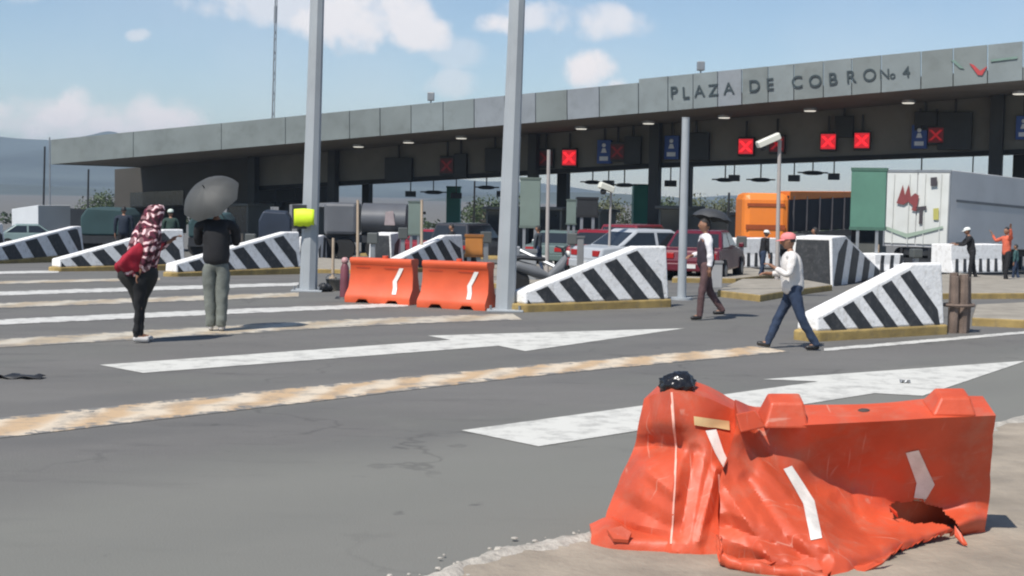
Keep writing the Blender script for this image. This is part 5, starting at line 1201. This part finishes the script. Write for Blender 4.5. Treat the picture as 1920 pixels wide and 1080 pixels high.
def umbrella(tip, axis, Rd, material, lb, shaft=.8, trans=False):
    """tip: top of the umbrella, axis: unit vector from handle to tip"""
    t = thing('umbrella', lb, 'umbrella', tip); q = axis.to_track_quat('Z', 'Y').to_matrix()
    mb = MB(); rings = []; n = 32
    for i in range(9):
        f = i / 8; a_ = f * 1.12; rr = Rd * math.sin(a_) / math.sin(1.12); z = -Rd * .52 * (1 - math.cos(a_)) / (1 - math.cos(1.12))
        rings.append([q @ Vector((rr * math.cos(2 * math.pi * j / n) * (1 - .05 * f * abs(math.sin(4 * 2 * math.pi * j / n))), rr * math.sin(2 * math.pi * j / n) * (1 - .05 * f * abs(math.sin(4 * 2 * math.pi * j / n))), z + .02 * f * abs(math.sin(4 * 2 * math.pi * j / n)))) for j in range(n)])
    mb.loft(rings[1:], False, 0, True, closed=True); mb.add([Vector((0, 0, 0))] + rings[1], [(0, 1 + j, 1 + (j + 1) % n) for j in range(n)], 0, True)
    o = mb.build('canopy', material, t, sharp=60)
    mb = MB()
    for j in range(8):
        a_ = 2 * math.pi * j / 8; mb.tube([q @ Vector((Rd * math.sin(f * 1.12) / math.sin(1.12) * math.cos(a_) * .97, Rd * math.sin(f * 1.12) / math.sin(1.12) * math.sin(a_) * .97, -Rd * .52 * (1 - math.cos(f * 1.12)) / (1 - math.cos(1.12)) - .01)) for f in (0, .35, .7, 1)], .005, 4)
    mb.build('ribs', dark, t)
    mb = MB(); mb.tube([q @ Vector((0, 0, .06)), q @ Vector((0, 0, -shaft))], .008, 6); mb.build('shaft', dark, t)
    mb = MB(); mb.tube([q @ Vector((0, 0, -shaft)), q @ Vector((0, 0, -shaft - .1)), q @ Vector((.03, 0, -shaft - .14))], .016, 8); mb.build('handle', dark, t)
    return t
def fabric(n_, c, v=.2, sc=9): return mat(n_, c, .85, v, sc, .35, 60)
def plaid():
    M = bpy.data.materials.new('red_white_plaid'); M.use_nodes = True; t = M.node_tree; p = t.nodes['Principled BSDF']; N = t.nodes.new; L = t.links.new
    c = N('ShaderNodeTexCoord'); outs = []
    for ax, sc in (('X', 2.6), ('Z', 2.8), ('Y', 2.6)):
        w = N('ShaderNodeTexWave'); w.wave_type = 'BANDS'; w.bands_direction = ax; w.inputs['Scale'].default_value = sc; w.inputs['Distortion'].default_value = 7; w.inputs['Detail Scale'].default_value = 2.5; w.inputs['Detail'].default_value = 1; L(c.outputs['Object'], w.inputs[0])
        outs.append(w.outputs[1])
    r = N('ShaderNodeValToRGB'); L(outs[1], r.inputs[0]); r.color_ramp.interpolation = 'CONSTANT'; e = r.color_ramp.elements; e[0].color = (.07, .01, .025, 1); e[1].position = .45; e[1].color = (.30, .03, .05, 1); x = e.new(.62); x.color = (.62, .50, .50, 1)
    r2 = N('ShaderNodeValToRGB'); L(outs[0], r2.inputs[0]); r2.color_ramp.interpolation = 'CONSTANT'; e = r2.color_ramp.elements; e[0].color = (.35, .22, .24, 1); e[1].position = .6; e[1].color = (1.2, 1.1, 1.1, 1)
    m_ = N('ShaderNodeMix'); m_.data_type = 'RGBA'; m_.blend_type = 'MULTIPLY'; m_.inputs['Factor'].default_value = 1; L(r.outputs[0], m_.inputs['A']); L(r2.outputs[0], m_.inputs['B']); L(m_.outputs['Result'], p.inputs['Base Color']); p.inputs['Roughness'].default_value = .85
    return M
blk = fabric('black_cloth', (.012, .012, .014)); blk2 = fabric('black_leggings', (.010, .010, .011)); jean = fabric('dark_blue_denim', (.022, .038, .075), .35, 7); gtr = fabric('grey_green_trousers', (.155, .168, .15), .18); ltsh = fabric('off_white_shirt', (.66, .63, .60), .08); whsh = fabric('white_cotton', (.78, .75, .76), .05)
plum = fabric('plum_brown_trousers', (.10, .055, .055), .25); shoeb = mat('black_shoe', (.015, .014, .014), .45); shoew = mat('pale_shoe', (.5, .48, .46), .6); pinkc = mat('pink_cap_cloth', (.72, .22, .22), .8, .1, 9); redc = fabric('crimson_cloth', (.33, .010, .028), .18, 5); dkv = fabric('dark_vest', (.03, .022, .032), .3)
L180 = math.pi
# man in the pink cap, striding left
g = GP(1484, 655); H_ = (655 - 438) * g.y / F / .985
pk_, J = person(g, R(178), H_, 'man in a pink cap, pale shirt and jeans striding past the nearest ramp', ltsh, jean, shoeb, legs=((-18, 14), (27, 6, 14)), arms=(((.25, .2, -1), (.75, -.3, .45)), ((.15, -.2, -1), (.95, .25, .05))), lean=6, hair='short', cap=pinkc, girth=1.22)
# man in white sleeves
g = GP(1321, 600); H_ = (600 - 419) * g.y / F / .985
wm_, J = person(g, R(186), H_, 'man in a dark vest with white sleeves walking beside the steel pole', whsh, plum, shoeb, legs=((12, 8), (-14, 22)), arms=(((-.12, .12, -1), (.0, .0, -1)), ((.15, -.12, -1), (.55, .45, -.1))), lean=2, vest=dkv, girth=1.08)
um2 = mat('charcoal_umbrella_cloth', (.045, .047, .05), .6, .15, 4)
tip = PD(1338, 392, g.y + .25); umbrella(tip, Vector((.18, .1, 1)).normalized(), .36, um2, 'dark charcoal umbrella over the man in white sleeves', .55)
# person with the red cloth
g = GP(262, 642); H_ = (642 - 398) * g.y / F / .985
PL = plaid()
fl_, J = person(g, R(18), H_, 'person with a red plaid cloth over the head, in black leggings, holding a red cloth', PL, blk2, shoew, legs=((2, 2), (-2, 3)), stance=-.09, arms=(((.45, .2, -.9), (.7, -.1, .5)), ((-.1, -.2, -1), (-.35, .1, -.9))), lean=11, seat_back=.10, hair=None, girth=1.12, hips=1.62, thin_legs=.82)
k_ = H_ / 1.75; mb = MB(); rings = []
for z, rx, ry, cx in ((1.835, .03, .03, .03), (1.82, .095, .085, .03), (1.76, .135, .12, .025), (1.62, .145, .135, .01), (1.52, .17, .20, .0), (1.44, .19, .27, 0), (1.30, .205, .29, -.01), (1.15, .21, .285, -.02), (1.02, .215, .26, -.03), (.93, .22, .25, -.04)):
    r_ = []
    for a_ in [2 * math.pi * j / 40 for j in range(40)]:
        f = (1.78 - z); fold = 1 + math.sin(a_ * 7 + z * 3) * .05 * min(1, f * 2) + noise.noise(Vector((math.cos(a_) * 2, math.sin(a_) * 2, z * 3))) * .22
        r_.append(Vector((cx + .20 * max(0, z - .93) + rx * math.cos(a_) * fold, ry * math.sin(a_) * fold, z - .05 * f * math.sin(a_ * 3 + 1))) * k_)
    rings.append(r_)
mb.loft(rings, False, 0, True)
q = mb.build('plaid_shawl', PL, fl_, sharp=70)
mbj = MB(); rj = []
for z, rx, ry, cx in ((1.0, .22, .22, -.0), (.94, .265, .24, -.02), (.87, .265, .24, -.02), (.79, .225, .21, -.01), (.70, .170, .17, .0), (.60, .115, .14, .0), (.50, .085, .12, .0), (.44, .07, .10, .0)):
    rj.append([Vector((cx + rx * math.cos(a_) * (1 + noise.noise(Vector((math.cos(a_) * 2, math.sin(a_) * 2, z * 5))) * .12), ry * math.sin(a_) * (1 + .04 * math.sin(a_ * 6 + z * 9)), z)) * k_ for a_ in [2 * math.pi * j / 32 for j in range(32)]])
mbj.loft(rj, True, 0, True); mbj.build('tied_jacket', fabric('dark_olive_cloth', (.014, .014, .012), .4, 5), fl_, sharp=70)
md0 = None; md = q.modifiers.new('t', 'SOLIDIFY'); md.thickness = .006
g0 = g.copy(); mb = MB(); rows = []
cols_ = [[(300, 455, 0), (292, 470, 0), (288, 490, 0), (285, 508, 0)], [(275, 447, -.18), (266, 468, -.26), (262, 490, -.28), (262, 510, -.24)], [(258, 455, -.22), (240, 472, -.34), (232, 492, -.36), (236, 509, -.28)], [(244, 470, -.1), (222, 488, -.14), (215, 500, -.14), (222, 512, -.08)]]
P_ = [[PD(px, py, g0.y + d_) for px, py, d_ in c_] for c_ in cols_]; fine = [spline(c_, 5) for c_ in P_]; rows = [spline([fine[i][r_] for i in range(4)], 6) for r_ in range(len(fine[0]))]
rows = [[p + Vector((0, noise.noise(p * 7) * .04 + math.sin(p.x * 38 + p.z * 14) * .022, noise.noise(p * 9) * .022)) for p in r_] for r_ in rows]
back = [[p + Vector((.03, .16, 0)) for p in r_] for r_ in rows]
mb.loft([r_ + b_[::-1] for r_, b_ in zip(rows, back)], True, 0, True); mb.v = [v - g0 for v in mb.v]
t = thing('red_cloth', 'bundled crimson cloth held by the person in plaid', 'cloth', g0); mb.build('folded_fabric', redc, t, sharp=60)
# man under the grey umbrella
g = GP(405, 621); H_ = (621 - 388) * g.y / F / .985
up_, J = person(g, R(95), H_, 'man in black jacket and grey trousers standing under a grey umbrella', blk, gtr, shoew, legs=((2, 2), (-1, 2)), stance=-.035, arms=(((.40, .06, -1), (.6, -.35, .7)), ((.40, -.06, -1), (.6, .35, .7))), girth=1.36, hips=1.0, thin_legs=1.28)
um1 = mat('silver_grey_umbrella_cloth', (.062, .064, .062), .62, .2, 3, spec=.4)
tip = PD(383, 352, g.y - .12); umbrella(tip, Vector((-.32, -.66, .68)).normalized(), .46, um1, 'silver grey umbrella tilted back over the man in black', .75)
# people further off
hivis = fabric('orange_vest_cloth', (.62, .13, .07), .15); redj = fabric('red_jacket_cloth', (.30, .02, .03), .2); capw = mat('white_cap_cloth', (.72, .74, .70), .8, .05, 9); gcap = mat('pale_green_cap_cloth', (.55, .62, .55), .8, .08, 9)
def far_person(px, y, topy, face, lb, shirt, tr, **kw):
    g_ = GX(px, y); H_ = PD(px, topy, y).z - g_.z; return person(g_, face, H_ / .985, lb, shirt, tr, shoeb, **kw)
far_person(1890, 44, 432, R(200), 'person in an orange vest standing right of the white block', hivis, blk, legs=((8, 4), (-6, 5)), arms=(((.5, .6, .4), (.3, .3, 1)), ((.3, -.8, -.3), (.3, -.3, .8))))
far_person(1826, 46, 431, R(170), 'person in dark clothes and white cap leaning on the white block', blk, blk, cap=capw, lean=14, arms=(((.6, .1, -.8), (1, .2, 0)), ((.7, -.1, -.7), (1, -.1, 0))))
far_person(1432, 44, 436, R(20), 'person in dark clothes and white cap beside the camera pole', blk, jean, cap=capw, lean=10)
far_person(1530, 41.5, 432, R(170), 'dark haired person in black directly behind the pink cap', blk, blk, hair='long')
far_person(1908, 46, 462, R(150), 'short dark figure at the right edge beside the orange vest', fabric('teal_shirt', (.04, .10, .10)), jean)
far_person(232, 50, 393, R(100), 'dark clothed person with a red sash left of the plaid shirt', fabric('navy_jacket', (.012, .02, .035)), blk, girth=1.25)
far_person(320, 46, 398, R(110), 'person in a pale green cap between the plaid shirt and the umbrella', fabric('dark_green_shirt', (.025, .05, .04)), blk, cap=gcap, girth=1.1)
far_person(1282, 45, 446, R(190), 'person in a red jacket behind the steel pole', redj, blk)
far_person(848, 48, 425, R(170), 'dark clothed person behind the white ramp with one band', blk, jean)
far_person(1010, 46, 428, R(150), 'person in a dark jacket behind the thin pale pole', fabric('slate_jacket', (.05, .06, .07)), jean)

# ------------------------------------------------------------------ air
hz = bpy.data.materials.new('hazy_air'); hz.use_nodes = True; nt = hz.node_tree; nt.nodes.clear()
pv = nt.nodes.new('ShaderNodeVolumePrincipled'); pv.inputs['Color'].default_value = (.62, .79, 1, 1); pv.inputs['Density'].default_value = .00030; pv.inputs['Anisotropy'].default_value = .25
ou = nt.nodes.new('ShaderNodeOutputMaterial'); nt.links.new(pv.outputs[0], ou.inputs['Volume'])
mb = MB(); mb.box(-3600, 3600, -80, 3600, -4.6 - 1, 100); tag(mb.build('haze', hz), kind='stuff')
